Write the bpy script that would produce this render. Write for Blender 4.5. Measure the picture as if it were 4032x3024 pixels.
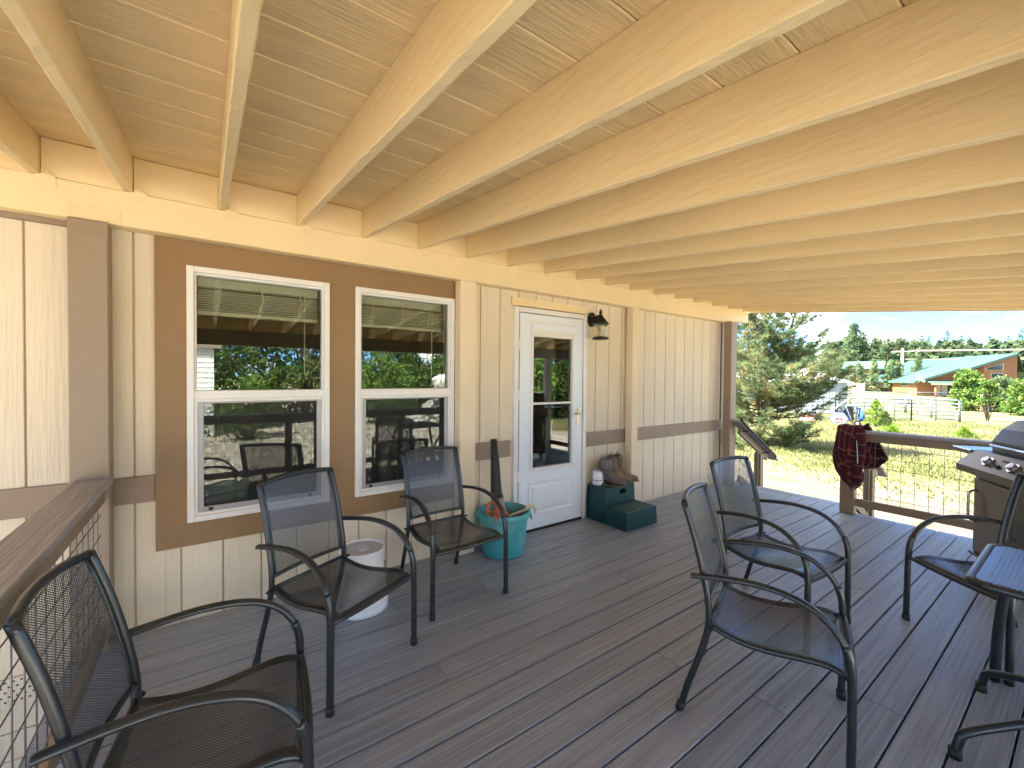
import bpy, math, random
from mathutils import Vector, Matrix
R = math.radians
random.seed(7)
S = bpy.context.scene
C = S.collection
for o in list(bpy.data.objects):
    bpy.data.objects.remove(o)

# ---------------------------------------------------------------- camera
YAW, PITCH, ROLL = 0.6218374, 0.0172458, 0.0089565
CAM = Vector((0.0, -3.0765, 1.4292))
cd = bpy.data.cameras.new('camera'); cam = bpy.data.objects.new('camera', cd); C.objects.link(cam)
fw = Vector((math.sin(YAW)*math.cos(PITCH), math.cos(YAW)*math.cos(PITCH), -math.sin(PITCH)))
rt = Vector((math.cos(YAW), -math.sin(YAW), 0)); up = rt.cross(fw)
r2 = rt*math.cos(ROLL)+up*math.sin(ROLL); u2 = up*math.cos(ROLL)-rt*math.sin(ROLL)
m = Matrix((r2, u2, -fw)).transposed().to_4x4(); m.translation = CAM
cam.matrix_world = m
cd.sensor_width = 36; cd.lens = 14.903; cd.clip_start = .02; cd.clip_end = 3000
S.camera = cam
# ---------------------------------------------------------------- sun, sky, exposure
EL = R(54); AZ = Vector((-.615, .788, 0)).normalized()
SUN = Vector((AZ.x*math.cos(EL), AZ.y*math.cos(EL), math.sin(EL)))
sl = bpy.data.lights.new('sun', 'SUN'); sl.energy = 2.9; sl.angle = R(.53); sl.color = (1, .95, .86)
so = bpy.data.objects.new('sun', sl); C.objects.link(so)
so.rotation_euler = (-SUN).to_track_quat('-Z', 'Y').to_euler(); so.location = (-20, 25, 40)
W = bpy.data.worlds.new('World'); S.world = W; W.use_nodes = True
def world():
    nt = W.node_tree; nt.nodes.clear(); N = nt.nodes.new; L = nt.links.new
    out = N('ShaderNodeOutputWorld'); bg = N('ShaderNodeBackground'); bg.inputs[1].default_value = .15
    sky = N('ShaderNodeTexSky'); sky.sky_type = 'NISHITA'; sky.sun_disc = False
    sky.sun_elevation = EL; sky.sun_rotation = math.atan2(SUN.x, SUN.y); sky.altitude = 1900; sky.air_density = .45; sky.dust_density = .05; sky.ozone_density = 3.0
    tc = N('ShaderNodeTexCoord'); sep = N('ShaderNodeSeparateXYZ'); L(tc.outputs['Generated'], sep.inputs[0])
    az = N('ShaderNodeMath'); az.operation = 'MAXIMUM'; az.inputs[1].default_value = 0; L(sep.outputs[2], az.inputs[0])
    ad = N('ShaderNodeMath'); ad.operation = 'ADD'; ad.inputs[1].default_value = .20; L(az.outputs[0], ad.inputs[0])
    cv = N('ShaderNodeVectorMath'); cv.operation = 'DIVIDE'
    cz = N('ShaderNodeCombineXYZ'); [L(ad.outputs[0], cz.inputs[i]) for i in range(3)]
    L(tc.outputs['Generated'], cv.inputs[0]); L(cz.outputs[0], cv.inputs[1])
    ns = N('ShaderNodeTexNoise'); ns.inputs['Scale'].default_value = 1.25; ns.inputs['Detail'].default_value = 9; ns.inputs['Roughness'].default_value = .56
    mp = N('ShaderNodeMapping'); mp.inputs['Location'].default_value = (6.49, 2.06, 8.51); L(cv.outputs[0], mp.inputs[0]); L(mp.outputs[0], ns.inputs[0])
    cr = N('ShaderNodeValToRGB'); cr.color_ramp.elements[0].position = .475; cr.color_ramp.elements[1].position = .575
    L(ns.outputs[0], cr.inputs[0])
    n2 = N('ShaderNodeTexNoise'); n2.inputs['Scale'].default_value = 2.0; n2.inputs['Detail'].default_value = 6
    L(mp.outputs[0], n2.inputs[0])
    c2 = N('ShaderNodeValToRGB'); c2.color_ramp.elements[0].position = .44; c2.color_ramp.elements[1].position = .64
    c2.color_ramp.elements[0].color = (.46, .62, .78, 1); c2.color_ramp.elements[1].color = (5.2, 5.3, 5.4, 1)
    L(n2.outputs[0], c2.inputs[0])
    mx = N('ShaderNodeMix'); mx.data_type = 'RGBA'
    tn = N('ShaderNodeMix'); tn.data_type = 'RGBA'; tn.blend_type = 'MULTIPLY'; tn.inputs[0].default_value = 1; tn.inputs[7].default_value = (.25, .34, .39, 1); L(sky.outputs[0], tn.inputs[6])
    L(cr.outputs[0], mx.inputs[0]); L(tn.outputs[2], mx.inputs[6]); L(c2.outputs[0], mx.inputs[7])
    L(mx.outputs[2], bg.inputs[0]); L(bg.outputs[0], out.inputs[0])
world()
S.view_settings.view_transform = 'Standard'; S.view_settings.look = 'None'
S.view_settings.exposure = 3.85; S.view_settings.gamma = 1; S.view_settings.use_curve_mapping = False
S.render.engine = 'CYCLES'
S.cycles.max_bounces = 10; S.cycles.diffuse_bounces = 6; S.cycles.glossy_bounces = 4
S.cycles.transparent_max_bounces = 32; S.cycles.transmission_bounces = 6
S.cycles.use_denoising = True; S.cycles.caustics_reflective = False; S.cycles.caustics_refractive = False
S.cycles.sample_clamp_indirect = 6

# ---------------------------------------------------------------- helpers
class MB:
    def __init__(s): s.v = []; s.f = []; s.uv = None
    def add(s, vs, fs):
        n = len(s.v); s.v += [tuple(v) for v in vs]; s.f += [tuple(i+n for i in f) for f in fs]; return s
    def box(s, x0, x1, y0, y1, z0, z1, c=0.0, M=None):
        if c <= 0:
            vs = [(x, y, z) for z in (z0, z1) for y in (y0, y1) for x in (x0, x1)]
            fs = [(0,2,3,1), (4,5,7,6), (0,1,5,4), (2,6,7,3), (0,4,6,2), (1,3,7,5)]
        else:
            c = min(c, .45*min(x1-x0, y1-y0, z1-z0)); vs = []; idx = {}
            X = (x0, x1); Y = (y0, y1); Z = (z0, z1)
            for i in (0, 1):
                for j in (0, 1):
                    for k in (0, 1):
                        sx, sy, sz = (c if i == 0 else -c), (c if j == 0 else -c), (c if k == 0 else -c)
                        idx[i,j,k,'x'] = len(vs); vs.append((X[i], Y[j]+sy, Z[k]+sz))
                        idx[i,j,k,'y'] = len(vs); vs.append((X[i]+sx, Y[j], Z[k]+sz))
                        idx[i,j,k,'z'] = len(vs); vs.append((X[i]+sx, Y[j]+sy, Z[k]))
            g = lambda *a: idx[a]
            fs = []
            for i in (0, 1):
                q = [g(i,0,0,'x'), g(i,1,0,'x'), g(i,1,1,'x'), g(i,0,1,'x')]; fs.append(tuple(q if i else q[::-1]))
                q = [g(0,i,0,'y'), g(1,i,0,'y'), g(1,i,1,'y'), g(0,i,1,'y')]; fs.append(tuple(q[::-1] if i else q))
                q = [g(0,0,i,'z'), g(1,0,i,'z'), g(1,1,i,'z'), g(0,1,i,'z')]; fs.append(tuple(q if i else q[::-1]))
            for j in (0, 1):
                for k in (0, 1):
                    q = [g(0,j,k,'y'), g(1,j,k,'y'), g(1,j,k,'z'), g(0,j,k,'z')]; fs.append(tuple(q if j == k else q[::-1]))
                    q = [g(j,0,k,'x'), g(j,1,k,'x'), g(j,1,k,'z'), g(j,0,k,'z')]; fs.append(tuple(q if j != k else q[::-1]))
                    q = [g(j,k,0,'x'), g(j,k,1,'x'), g(j,k,1,'y'), g(j,k,0,'y')]; fs.append(tuple(q if j == k else q[::-1]))
            for i in (0, 1):
                for j in (0, 1):
                    for k in (0, 1):
                        q = (g(i,j,k,'x'), g(i,j,k,'y'), g(i,j,k,'z')); fs.append(q if (i+j+k) % 2 else q[::-1])
        if M is not None: vs = [tuple(M @ Vector(v)) for v in vs]
        return s.add(vs, fs)
    def bar(s, a, b, w, h, c=0.0, upv=(0, 0, 1)):
        a = Vector(a); b = Vector(b); d = b-a; L = d.length; d.normalize()
        sd = d.cross(Vector(upv)).normalized(); u = sd.cross(d)
        M = Matrix((d, sd, u)).transposed().to_4x4(); M.translation = a
        return s.box(0, L, -w/2, w/2, -h/2, h/2, c, M)
    def tube(s, pts, r, n=8, sx=1.0, upv=(0, 0, 1), cap=True):
        P = [Vector(p) for p in pts]; k = len(P)
        rs = r if isinstance(r, (list, tuple)) else [r]*k
        vs = []; fs = []; side = None
        for i in range(k):
            d = (P[min(i+1, k-1)]-P[max(i-1, 0)]).normalized()
            if side is None:
                u = Vector(upv)
                if abs(d.dot(u)) > .95: u = Vector((1, 0, 0))
                side = d.cross(u).normalized()
            else:
                side = (side-d*side.dot(d)).normalized()
            w = side.cross(d)
            for j in range(n):
                a = 2*math.pi*j/n
                vs.append(P[i]+side*(math.cos(a)*rs[i]*sx)+w*(math.sin(a)*rs[i]))
        for i in range(k-1):
            for j in range(n):
                a = i*n+j; b = i*n+(j+1) % n; fs.append((a, b, b+n, a+n))
        if cap: fs.append(tuple(range(n))[::-1]); fs.append(tuple(range((k-1)*n, k*n)))
        return s.add(vs, fs)
    def lathe(s, prof, n=24, cen=(0, 0, 0), a0=0.0, cap=True):
        vs = []; fs = []; k = len(prof)
        for r, z in prof:
            for j in range(n):
                a = a0+2*math.pi*j/n; vs.append((cen[0]+r*math.cos(a), cen[1]+r*math.sin(a), cen[2]+z))
        for i in range(k-1):
            for j in range(n):
                a = i*n+j; b = i*n+(j+1) % n; fs.append((a, b, b+n, a+n))
        if cap: fs.append(tuple(range(n))[::-1]); fs.append(tuple(range((k-1)*n, k*n)))
        return s.add(vs, fs)
    def prism(s, poly, d):
        """closed polygon (list of 3D points, flat) thickened by vector d"""
        n = len(poly); d = Vector(d)
        vs = [Vector(p) for p in poly]+[Vector(p)+d for p in poly]
        fs = [tuple(range(n)), tuple(range(2*n-1, n-1, -1))]+[(i, i+n, (i+1) % n+n, (i+1) % n) for i in range(n)]
        return s.add(vs, fs)
    def grid(s, fn, nu, nv, uvs=None):
        n = len(s.v); vs = [fn(i/nu, j/nv) for j in range(nv+1) for i in range(nu+1)]
        fs = [(j*(nu+1)+i, j*(nu+1)+i+1, (j+1)*(nu+1)+i+1, (j+1)*(nu+1)+i) for j in range(nv) for i in range(nu)]
        if uvs:
            if s.uv is None: s.uv = [(0, 0)]*n
            s.uv += [(i/nu*uvs[0], j/nv*uvs[1]) for j in range(nv+1) for i in range(nu+1)]
        return s.add(vs, fs)
    def mesh(s, name, mt, smooth=False):
        me = bpy.data.meshes.new(name); me.from_pydata(s.v, [], s.f)
        for q in (mt if isinstance(mt, (list, tuple)) else [mt]): me.materials.append(q)
        if s.uv:
            ul = me.uv_layers.new(name='UVMap'); uv = s.uv+[(0, 0)]*(len(s.v)-len(s.uv))
            for l in me.loops: ul.data[l.index].uv = uv[l.vertex_index]
        if smooth:
            me.polygons.foreach_set('use_smooth', [True]*len(me.polygons))
            if smooth == 'auto': me.set_sharp_from_angle(angle=R(40))
        me.update(); return me
    def build(s, name, mt, parent=None, smooth=False, loc=None):
        return ob(name, s.mesh(name, mt, smooth), parent, loc)
def ob(name, me, parent=None, loc=None, rz=None):
    o = bpy.data.objects.new(name, me); C.objects.link(o)
    if parent: o.parent = parent
    if loc: o.location = loc
    if rz is not None: o.rotation_euler = (0, 0, rz)
    return o
def tag(o, label=None, cat=None, group=None, kind=None):
    if label: o['label'] = label
    if cat: o['category'] = cat
    if group: o['group'] = group
    if kind: o['kind'] = kind
    return o
def thing(name, label, cat, loc=(0, 0, 0), rz=0.0, group=None):
    o = bpy.data.objects.new(name, None); C.objects.link(o); o.location = loc; o.rotation_euler = (0, 0, rz); o.empty_display_size = .1
    return tag(o, label, cat, group)
def struct(name, bm, mt, smooth=False): return tag(bm.build(name, mt, None, smooth), kind='structure')
def copy_tree(o, parent=None):
    c = o.copy(); C.objects.link(c)
    if parent: c.parent = parent
    for ch in [x for x in bpy.data.objects if x.parent == o]: copy_tree(ch, c)
    return c

# ---------------------------------------------------------------- materials
def mat(name, col, rough=.5, metal=0.0, var=.0, vscale=3.0, stretch=(1, 1, 1), bump=0.0, bscale=40.0, col2=None, c2pos=(.45, .62),
        detail=4.0, spec=None, rnd=.0, bstretch=None, bdist=.004, coords='Object', noise_rough=.55):
    m = bpy.data.materials.new(name); m.use_nodes = True; nt = m.node_tree; N = nt.nodes.new; L = nt.links.new
    b = nt.nodes['Principled BSDF']; b.inputs['Roughness'].default_value = rough; b.inputs['Metallic'].default_value = metal
    if spec is not None: b.inputs['Specular IOR Level'].default_value = spec
    b.inputs['Base Color'].default_value = (*col, 1)
    tc = N('ShaderNodeTexCoord'); oi = N('ShaderNodeObjectInfo')
    ml = N('ShaderNodeMath'); ml.operation = 'MULTIPLY'; ml.inputs[1].default_value = 37.0; L(oi.outputs['Random'], ml.inputs[0])
    ad = N('ShaderNodeVectorMath'); ad.operation = 'ADD'; L(tc.outputs[coords], ad.inputs[0]); L(ml.outputs[0], ad.inputs[1])
    src = None
    if var > 0 or col2:
        mp = N('ShaderNodeMapping'); mp.inputs['Scale'].default_value = stretch; L(ad.outputs[0], mp.inputs[0])
        ns = N('ShaderNodeTexNoise'); ns.inputs['Scale'].default_value = vscale; ns.inputs['Detail'].default_value = detail; ns.inputs['Roughness'].default_value = noise_rough
        L(mp.outputs[0], ns.inputs[0])
        cr = N('ShaderNodeValToRGB'); e = cr.color_ramp.elements
        if col2: e[0].position, e[1].position = c2pos; e[0].color = (*col, 1); e[1].color = (*col2, 1)
        else:
            e[0].position, e[1].position = .3, .7
            e[0].color = (*[c*(1-var) for c in col], 1); e[1].color = (*[min(c*(1+var), .95) for c in col], 1)
        L(ns.outputs[0], cr.inputs[0]); src = cr.outputs[0]
    if rnd > 0:
        hv = N('ShaderNodeHueSaturation'); mr = N('ShaderNodeMapRange'); mr.inputs[3].default_value = 1-rnd; mr.inputs[4].default_value = 1+rnd
        L(oi.outputs['Random'], mr.inputs[0]); L(mr.outputs[0], hv.inputs['Value'])
        if src: L(src, hv.inputs['Color'])
        else: hv.inputs['Color'].default_value = (*col, 1)
        src = hv.outputs[0]
    if src: L(src, b.inputs['Base Color'])
    if bump > 0:
        mp = N('ShaderNodeMapping'); mp.inputs['Scale'].default_value = bstretch or stretch; L(ad.outputs[0], mp.inputs[0])
        ns = N('ShaderNodeTexNoise'); ns.inputs['Scale'].default_value = bscale; ns.inputs['Detail'].default_value = 6; L(mp.outputs[0], ns.inputs[0])
        bp = N('ShaderNodeBump'); bp.inputs['Strength'].default_value = bump; bp.inputs['Distance'].default_value = bdist
        L(ns.outputs[0], bp.inputs['Height']); L(bp.outputs[0], b.inputs['Normal'])
    return m
M = {}
CREAM = (.825, .678, .41); SIDING = (.755, .662, .505); BROWN = (.275, .168, .075); TAUPE = (.31, .235, .17)
M['cream'] = mat('cream_paint', CREAM, .5, var=.05, vscale=2.2, bump=.25, bscale=30, bstretch=(1, 1, 1), bdist=.003)
M['cream_post'] = mat('cream_post_paint', (.79, .66, .46), .5, var=.05, vscale=2.2, bump=.25, bscale=30, bdist=.003)
M['rafter'] = mat('rafter_paint', CREAM, .5, var=.09, vscale=1.4, stretch=(1, .5, 1), bump=.5, bscale=13, bstretch=(3, .5, 3), bdist=.008)
M['ceiling'] = mat('ceiling_paint', (.82, .668, .405), .6, col2=(.73, .60, .375), c2pos=(.42, .64), vscale=5, stretch=(.5, 1.6, 1), bump=.5, bscale=9, bstretch=(.8, 9, 1), bdist=.009)
M['siding'] = mat('siding_paint', SIDING, .6, var=.04, vscale=2, bump=.7, bscale=7, bstretch=(9, 1, .55), bdist=.006)
M['siding_core'] = mat('siding_groove_paint', (.58, .47, .35), .7)
M['brown'] = mat('brown_trim_paint', BROWN, .5, var=.05, vscale=3, bump=.5, bscale=10, bstretch=(1.2, 1, 8), bdist=.004)
M['brown_v'] = mat('brown_trim_paint_upright', BROWN, .5, var=.05, vscale=3, bump=.5, bscale=10, bstretch=(8, 1, 1.2), bdist=.004)
M['taupe'] = mat('taupe_band_paint', TAUPE, .55, var=.05, vscale=3, bump=.4, bscale=9, bstretch=(1, 1, 9), bdist=.004)
M['post_brown'] = mat('brown_post_paint', (.30, .232, .165), .5, var=.05, vscale=2, bump=.3, bscale=20, bdist=.004)
M['rail_brown'] = mat('brown_rail_paint', (.27, .195, .12), .5, var=.07, vscale=3, bump=.3, bscale=20, bdist=.004)
M['deck'] = mat('composite_deck', (.19, .21, .248), .36, col2=(.35, .378, .43), c2pos=(.33, .68), vscale=4.0, stretch=(.35, 22, 1), detail=6, bump=.35, bscale=8, bstretch=(1.0, 30, 1), bdist=.003, rnd=.07, noise_rough=.6)
M['cap'] = mat('composite_cap_rail', (.24, .23, .235), .5, col2=(.40, .38, .375), c2pos=(.35, .66), vscale=5, stretch=(20, .5, 1), detail=6, bump=.35, bscale=8, bstretch=(25, .6, 1), bdist=.003)
M['dark_void'] = mat('dark_framing_and_hole_shade', (.05, .04, .03), .8)  # near-black: framing darkened so deck gaps read as shade, also fills vent holes
M['white'] = mat('white_vinyl', (.80, .80, .78), .35)
M['white_door'] = mat('white_door_paint', (.79, .85, .92), .3, var=.01)
M['screen_frame'] = mat('grey_screen_frame', (.36, .36, .38), .4, metal=.3)
M['chair'] = mat('dark_powder_coated_steel', (.055, .063, .070), .28, metal=.65, bump=.1, bscale=300, bdist=.0006)
M['black'] = mat('black_rubber', (.018, .018, .018), .6)
M['black_metal'] = mat('black_iron', (.022, .018, .016), .45, metal=.4)
M['wire'] = mat('galvanized_wire', (.19, .19, .20), .45, metal=.5)
M['steel'] = mat('brushed_steel', (.55, .55, .55), .28, metal=1.0)
M['brass'] = mat('satin_brass', (.62, .52, .33), .3, metal=1.0)
M['teal'] = mat('teal_plastic', (.06, .36, .39), .5, col2=(.20, .46, .47), c2pos=(.5, .72), vscale=5, stretch=(1, 1, 1.2), detail=6, bump=.2, bscale=20)
M['green_plastic'] = mat('dark_green_plastic', (.0, .042, .044), .42, col2=(.008, .055, .054), c2pos=(.4, .7), vscale=5, bump=.25, bscale=120, bdist=.001)
M['step_dust'] = mat('dusty_green_plastic', (.01, .06, .058), .6, col2=(.10, .12, .115), c2pos=(.45, .75), vscale=6, stretch=(1, 2, 1))
M['bucket_white'] = mat('white_bucket_plastic', (.84, .85, .88), .35, var=.04, vscale=4)
M['lid_grey'] = mat('scuffed_lid', (.47, .50, .56), .5, var=.08, vscale=6)
M['orange'] = mat('orange_cord', (.62, .15, .05), .5)
M['red'] = mat('red_plastic', (.38, .015, .02), .4)
M['red_dark'] = mat('dark_red_plastic', (.20, .012, .02), .5)
M['greyplastic'] = mat('grey_plastic', (.20, .20, .21), .5)
M['rope'] = mat('cotton_rope', (.62, .52, .36), .9, bump=.6, bscale=90)
M['boot_rubber'] = mat('muddy_rubber_boot', (.125, .095, .07), .6, col2=(.085, .075, .08), vscale=7, bump=.3, bscale=30)
M['boot_cuff'] = mat('grey_boot_cuff', (.19, .18, .165), .8)
M['boot_leather'] = mat('brown_boot_leather', (.19, .135, .085), .65, var=.3, vscale=9, bump=.4, bscale=40)
M['boot_lining'] = mat('red_boot_lining', (.22, .05, .05), .8)
M['boot_sole'] = mat('boot_sole', (.10, .075, .06), .7)
M['grill'] = mat('brown_grill_paint', (.085, .073, .066), .35, metal=.35)
M['grill_panel'] = mat('bronze_grill_panel', (.125, .103, .082), .4, metal=.3)
M['grill_dark'] = mat('dark_grill_metal', (.03, .027, .025), .4, metal=.4)
M['blue_grey_shelf'] = mat('grill_shelf', (.20, .20, .22), .25, metal=.6)
M['blind'] = mat('ivory_blind', (.82, .80, .70), .5)
M['shade'] = mat('brown_lampshade', (.10, .06, .035), .8)
M['bin'] = mat('pale_green_bin', (.50, .62, .56), .5)
M['bottle'] = mat('pale_bottle', (.25, .36, .32), .3)
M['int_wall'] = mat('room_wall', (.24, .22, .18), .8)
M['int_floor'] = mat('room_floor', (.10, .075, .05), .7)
M['roof'] = mat('brown_shingles', (.16, .12, .09), .8, var=.2, vscale=6)
M['bulb'] = mat('spiral_bulb_glass', (.75, .73, .66), .3)

def glass_mat(name, tint, boost, base):
    m = bpy.data.materials.new(name); m.use_nodes = True; nt = m.node_tree; nt.nodes.clear(); N = nt.nodes.new; L = nt.links.new
    out = N('ShaderNodeOutputMaterial'); mx = N('ShaderNodeMixShader'); tr = N('ShaderNodeBsdfTransparent'); gl = N('ShaderNodeBsdfGlossy')
    tr.inputs[0].default_value = (*tint, 1); gl.inputs['Roughness'].default_value = .0; gl.inputs[0].default_value = (.95, 1, .97, 1)
    fr = N('ShaderNodeFresnel'); fr.inputs[0].default_value = 1.5
    ma = N('ShaderNodeMath'); ma.operation = 'MULTIPLY_ADD'; ma.inputs[1].default_value = boost; ma.inputs[2].default_value = base; ma.use_clamp = True
    L(fr.outputs[0], ma.inputs[0]); L(ma.outputs[0], mx.inputs[0]); L(tr.outputs[0], mx.inputs[1]); L(gl.outputs[0], mx.inputs[2]); L(mx.outputs[0], out.inputs[0])
    return m
M['glass'] = glass_mat('window_glass', (.84, .88, .82), 1.6, .03)
M['door_glass'] = glass_mat('door_glass', (.75, .82, .80), 1.6, .02)
M['lamp_glass'] = glass_mat('lantern_glass', (.93, .92, .88), 1.0, .0)

def mesh_mat(name, col, pu, pv, h, metal=.5, rough=.35):
    """expanded-metal mesh: diamond holes cut through by uv pattern"""
    m = bpy.data.materials.new(name); m.use_nodes = True; nt = m.node_tree; N = nt.nodes.new; L = nt.links.new
    b = nt.nodes['Principled BSDF']; b.inputs['Base Color'].default_value = (*col, 1); b.inputs['Metallic'].default_value = metal; b.inputs['Roughness'].default_value = rough
    out = nt.nodes['Material Output']; tr = N('ShaderNodeBsdfTransparent'); mx = N('ShaderNodeMixShader')
    uv = N('ShaderNodeUVMap'); sp = N('ShaderNodeSeparateXYZ'); L(uv.outputs[0], sp.inputs[0])
    def tri(sock, p):
        a = N('ShaderNodeMath'); a.operation = 'DIVIDE'; a.inputs[1].default_value = p; L(sock, a.inputs[0])
        f = N('ShaderNodeMath'); f.operation = 'FRACT'; L(a.outputs[0], f.inputs[0])
        s_ = N('ShaderNodeMath'); s_.operation = 'SUBTRACT'; s_.inputs[1].default_value = .5; L(f.outputs[0], s_.inputs[0])
        q = N('ShaderNodeMath'); q.operation = 'ABSOLUTE'; L(s_.outputs[0], q.inputs[0]); return q.outputs[0]
    ad = N('ShaderNodeMath'); ad.operation = 'ADD'; L(tri(sp.outputs[0], pu), ad.inputs[0]); L(tri(sp.outputs[1], pv), ad.inputs[1])
    s_ = N('ShaderNodeMath'); s_.operation = 'SUBTRACT'; s_.inputs[1].default_value = .5; L(ad.outputs[0], s_.inputs[0])
    q = N('ShaderNodeMath'); q.operation = 'ABSOLUTE'; L(s_.outputs[0], q.inputs[0])
    lt = N('ShaderNodeMath'); lt.operation = 'LESS_THAN'; lt.inputs[1].default_value = h; L(q.outputs[0], lt.inputs[0])
    L(lt.outputs[0], mx.inputs[0]); L(tr.outputs[0], mx.inputs[1]); L(b.outputs[0], mx.inputs[2]); L(mx.outputs[0], out.inputs[0])
    return m
M['chair_mesh'] = mesh_mat('expanded_metal_mesh', (.095, .105, .115), .0105, .0075, .235, .55, .35)
M['seat_mesh'] = mesh_mat('expanded_metal_seat_mesh', (.085, .096, .11), .0105, .0075, .29, .65, .3)
M['screen'] = mesh_mat('insect_screen', (.03, .03, .03), .002, .002, .115, 0, .7)

def leaf_mat(name, cols, sc=1.2, trans=.35):
    m = bpy.data.materials.new(name); m.use_nodes = True; nt = m.node_tree; nt.nodes.clear(); N = nt.nodes.new; L = nt.links.new
    out = N('ShaderNodeOutputMaterial'); df = N('ShaderNodeBsdfDiffuse'); tl = N('ShaderNodeBsdfTranslucent'); mx = N('ShaderNodeMixShader'); mx.inputs[0].default_value = trans
    tc = N('ShaderNodeTexCoord'); oi = N('ShaderNodeObjectInfo'); ad = N('ShaderNodeVectorMath'); L(tc.outputs['Object'], ad.inputs[0]); 
    ml = N('ShaderNodeMath'); ml.operation = 'MULTIPLY'; ml.inputs[1].default_value = 50; L(oi.outputs['Random'], ml.inputs[0]); L(ml.outputs[0], ad.inputs[1])
    ns = N('ShaderNodeTexNoise'); ns.inputs['Scale'].default_value = sc; ns.inputs['Detail'].default_value = 5; L(ad.outputs[0], ns.inputs[0])
    cr = N('ShaderNodeValToRGB'); e = cr.color_ramp.elements
    for i in range(len(cols)-2): e.new(.5)
    for i, c in enumerate(cols): e[i].position = .32+.36*i/(len(cols)-1); e[i].color = (*c, 1)
    L(ns.outputs[0], cr.inputs[0]); hv = N('ShaderNodeHueSaturation'); mr = N('ShaderNodeMapRange'); mr.inputs[3].default_value = .8; mr.inputs[4].default_value = 1.2
    L(oi.outputs['Random'], mr.inputs[0]); L(mr.outputs[0], hv.inputs['Value']); L(cr.outputs[0], hv.inputs['Color'])
    L(hv.outputs[0], df.inputs[0]); L(hv.outputs[0], tl.inputs[0]); L(df.outputs[0], mx.inputs[1]); L(tl.outputs[0], mx.inputs[2]); L(mx.outputs[0], out.inputs[0])
    return m
M['needles'] = leaf_mat('pine_needles', [(.11, .17, .08), (.18, .25, .115), (.25, .285, .135), (.38, .33, .15)], 2.2, .52)
M['fir'] = leaf_mat('far_pine_foliage', [(.06, .10, .05), (.11, .16, .08), (.16, .205, .10)], .6, .42)
M['poplar'] = leaf_mat('poplar_foliage', [(.11, .17, .075), (.17, .23, .11), (.25, .29, .17)], .9, .45)
M['leafy'] = leaf_mat('broadleaf_foliage', [(.06, .12, .03), (.11, .18, .045), (.17, .23, .06)], 1.4)
M['sapling'] = leaf_mat('bright_sapling_needles', [(.10, .19, .02), (.17, .29, .03), (.24, .34, .05)], 3)
M['juniper'] = leaf_mat('juniper_foliage', [(.05, .095, .03), (.09, .15, .045), (.15, .20, .065)], 1.5)
M['drybush'] = leaf_mat('olive_foliage', [(.07, .085, .035), (.13, .14, .06), (.19, .18, .09)], 1.5)
M['bark'] = mat('bark', (.11, .075, .05), .9, var=.4, vscale=6, stretch=(3, 3, .6), bump=.8, bscale=14, bdist=.02)
M['palebark'] = mat('pale_bark', (.42, .37, .30), .8, var=.2, vscale=6)
M['grass'] = leaf_mat('grass_blades', [(.15, .175, .065), (.23, .235, .105), (.34, .305, .165)], .35, .4)

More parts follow.
